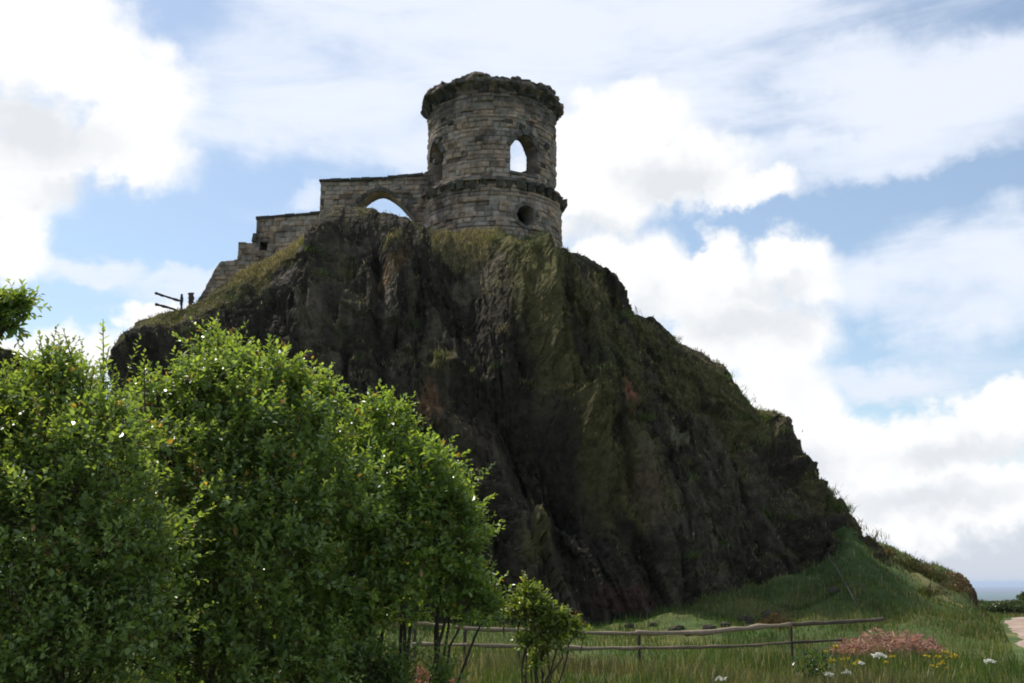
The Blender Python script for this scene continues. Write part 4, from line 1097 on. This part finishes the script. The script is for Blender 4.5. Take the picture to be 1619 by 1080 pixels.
def azel(px, py):
    d = P(px, py, 1.0) - CAM; d = d / np.linalg.norm(d)
    return math.atan2(d[0], d[1]), math.asin(d[2])
def blobfield(vec, blobs, k=0.25):
    cur = None
    for (px, py, rx, ry) in blobs:
        a, e = azel(px, py); ia, ie = F / rx * 1.0, F / ry * 1.0
        l = vm('LENGTH', vm('MULTIPLY_ADD', vec, (ia, ie, 0), (-a * ia, -e * ie, 0)))
        cur = l if cur is None else mth('SMOOTH_MIN', cur, l, k)
    return cur
CUM = [(60, 60, 180, 105), (225, 150, 100, 72), (195, 230, 130, 72), (50, 250, 110, 110), (30, 370, 55, 60), (130, 90, 130, 70),
       (30, 550, 190, 46), (240, 500, 60, 28),
       (985, 195, 130, 70), (940, 300, 140, 110), (1080, 270, 120, 75), (1165, 300, 95, 34),
       (955, 430, 90, 55), (1035, 440, 80, 80), (1150, 420, 46, 56), (1130, 480, 120, 80), (1265, 445, 85, 72), (1190, 550, 150, 75),
       (1225, 620, 80, 55), (1260, 665, 85, 55),
       (1565, 675, 110, 62), (1450, 715, 130, 55), (1600, 645, 60, 40), (1340, 720, 110, 60), (1480, 790, 230, 60)]
cf = blobfield(AEw, CUM)
# clouds all round the sky outside the photograph's window
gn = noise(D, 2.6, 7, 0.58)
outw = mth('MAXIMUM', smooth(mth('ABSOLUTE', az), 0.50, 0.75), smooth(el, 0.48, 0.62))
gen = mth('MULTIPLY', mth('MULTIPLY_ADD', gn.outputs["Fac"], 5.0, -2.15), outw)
dens = mth('ADD', mth('SUBTRACT', 1.0, mth('MINIMUM', cf, 2.0)), gen)
dens = mth('ADD', dens, mth('MULTIPLY_ADD', w2.outputs["Fac"], 0.9, -0.45))
cov = smooth(dens, -0.15, 0.40)
GREY = [(70, 210, 130, 60), (150, 310, 120, 30), (1060, 290, 110, 38), (1190, 520, 140, 45), (940, 370, 90, 35), (1230, 470, 90, 30), (1530, 720, 140, 26), (1450, 790, 200, 26), (1300, 740, 60, 40), (1020, 520, 60, 50)]
gf = blobfield(AEw, GREY, .2)
shade = mth('MULTIPLY_ADD', noise(AEw, 9.0, 5, .6).outputs["Fac"], 1.6, -.72)
grey = mth('MULTIPLY_ADD', smooth(mth('MULTIPLY_ADD', w1.outputs["Fac"], -.8, mth('ADD', gf, .4)), 1.35, 0.1), 0.85, shade, True)
# thin veil
mp = N.new("ShaderNodeMapping"); mp.inputs["Rotation"].default_value = (0, 0, R(-22)); mp.inputs["Scale"].default_value = (2.2, 9.0, 1); L.new(AE, mp.inputs[0])
v1 = noise(mp.outputs[0], 1.5, 8, 0.6, 0.4); v2 = noise(AEw, 5.0, 6, 0.6)
VEIL = [(500, 150, 260, 160), (720, 50, 420, 170), (1050, 60, 380, 150), (860, 60, 200, 120), (620, 230, 200, 60), (1500, 140, 240, 70), (1380, 240, 240, 60), (1500, 440, 200, 90), (1330, 100, 160, 60), (1450, 860, 400, 110), (150, 425, 90, 26), (1385, 608, 130, 38), (490, 320, 60, 28), (640, 268, 90, 18), (300, 460, 160, 30)]
vf = blobfield(AEw, VEIL, .3)
veil = mth('ADD', mth('MULTIPLY', smooth(vf, 1.35, 0.35), 0.72), mth('MULTIPLY_ADD', v1.outputs["Fac"], 2.3, -1.0))
veil = mth('ADD', veil, mth('MULTIPLY_ADD', v2.outputs["Fac"], 0.5, -0.25))
BLUE = [(400, 285, 130, 50), (240, 370, 130, 60), (175, 22, 50, 22), (1135, 385, 60, 40), (1050, 392, 60, 22), (1400, 650, 150, 24), (1340, 320, 150, 22), (1480, 300, 150, 24), (300, 310, 60, 50), (1290, 560, 80, 40), (100, 470, 150, 30)]
bf_ = blobfield(AEw, BLUE, .2)
veil = mth('SUBTRACT', veil, mth('MULTIPLY', smooth(bf_, 1.9, 0.1), 0.42))
veil = mth('MAXIMUM', veil, mth('MULTIPLY', smooth(el, 0.16, -0.01), 0.8))
veil = mth('MULTIPLY_ADD', smooth(veil, -0.05, 1.0), 0.82, 0.12)
def mixc(f, a, b):
    n = N.new("ShaderNodeMix"); n.data_type = 'RGBA'
    if isinstance(f, float): n.inputs[0].default_value = f
    else: L.new(f, n.inputs[0])
    for i, v in ((6, a), (7, b)):
        if isinstance(v, tuple): n.inputs[i].default_value = (*v, 1)
        else: L.new(v, n.inputs[i])
    return n.outputs[2]
k10 = 1 / STR
skyc = vm('MULTIPLY', sky.outputs[0], (1.19, 1.2, 1.13))
vc = mixc(smooth(el, 0.22, 0.0), (0.72 * k10, 0.765 * k10, 0.855 * k10), (0.53 * k10, 0.57 * k10, 0.645 * k10))
c = mixc(veil, skyc, vc)
cl = mixc(grey, (0.87 * k10, 0.87 * k10, 0.87 * k10), (0.655 * k10, 0.68 * k10, 0.715 * k10))
# unseen clouds behind and overhead, brightened as added fill light
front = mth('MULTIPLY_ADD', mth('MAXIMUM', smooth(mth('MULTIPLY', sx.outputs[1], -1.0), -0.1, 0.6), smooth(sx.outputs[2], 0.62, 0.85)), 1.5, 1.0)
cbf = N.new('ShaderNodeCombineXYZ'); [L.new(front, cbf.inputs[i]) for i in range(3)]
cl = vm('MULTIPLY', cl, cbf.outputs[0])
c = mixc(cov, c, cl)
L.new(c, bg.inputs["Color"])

# ------------------------------------------------------------------ air
HAZE = True
if HAZE:
    x0, x1, y0, y1, z0, z1 = -44000, 44000, -44000, 44000, float(GZ.min()) - 1.0, 30.0
    b = MB(); b.hexa([[x0, y0, z0], [x1, y0, z0], [x1, y1, z0], [x0, y1, z0], [x0, y0, z1], [x1, y0, z1], [x1, y1, z1], [x0, y1, z1]])
    m, nt2, N2, L2, out2 = nodes_of("haze_air")
    pv = N2.new("ShaderNodeVolumePrincipled"); pv.inputs["Color"].default_value = (0.66, 0.79, 1.0, 1); pv.inputs["Density"].default_value = 1 / 17000.0
    pv.inputs["Anisotropy"].default_value = 0.2
    L2.new(pv.outputs[0], out2.inputs["Volume"])
    tag(b.build("haze", m), kind="stuff")

# ------------------------------------------------------------------ camera and output
cd = bpy.data.cameras.new("camera"); cam = bpy.data.objects.new("camera", cd); COL.objects.link(cam)
cam.location = CAM; cam.rotation_euler = (math.pi / 2 + PITCH, 0, 0)
cd.sensor_width = 36; cd.lens = F / 1619 * 36; cd.clip_start = 0.1; cd.clip_end = 90000
scene.camera = cam
scene.view_settings.view_transform = 'Standard'; scene.view_settings.look = 'None'
scene.view_settings.exposure = 0.3; scene.view_settings.gamma = 1.0
scene.cycles.filter_width = 1.9
scene.cycles.max_bounces = 6; scene.cycles.diffuse_bounces = 3; scene.cycles.transmission_bounces = 4
scene.cycles.volume_bounces = 0
scene.cycles.use_denoising = True
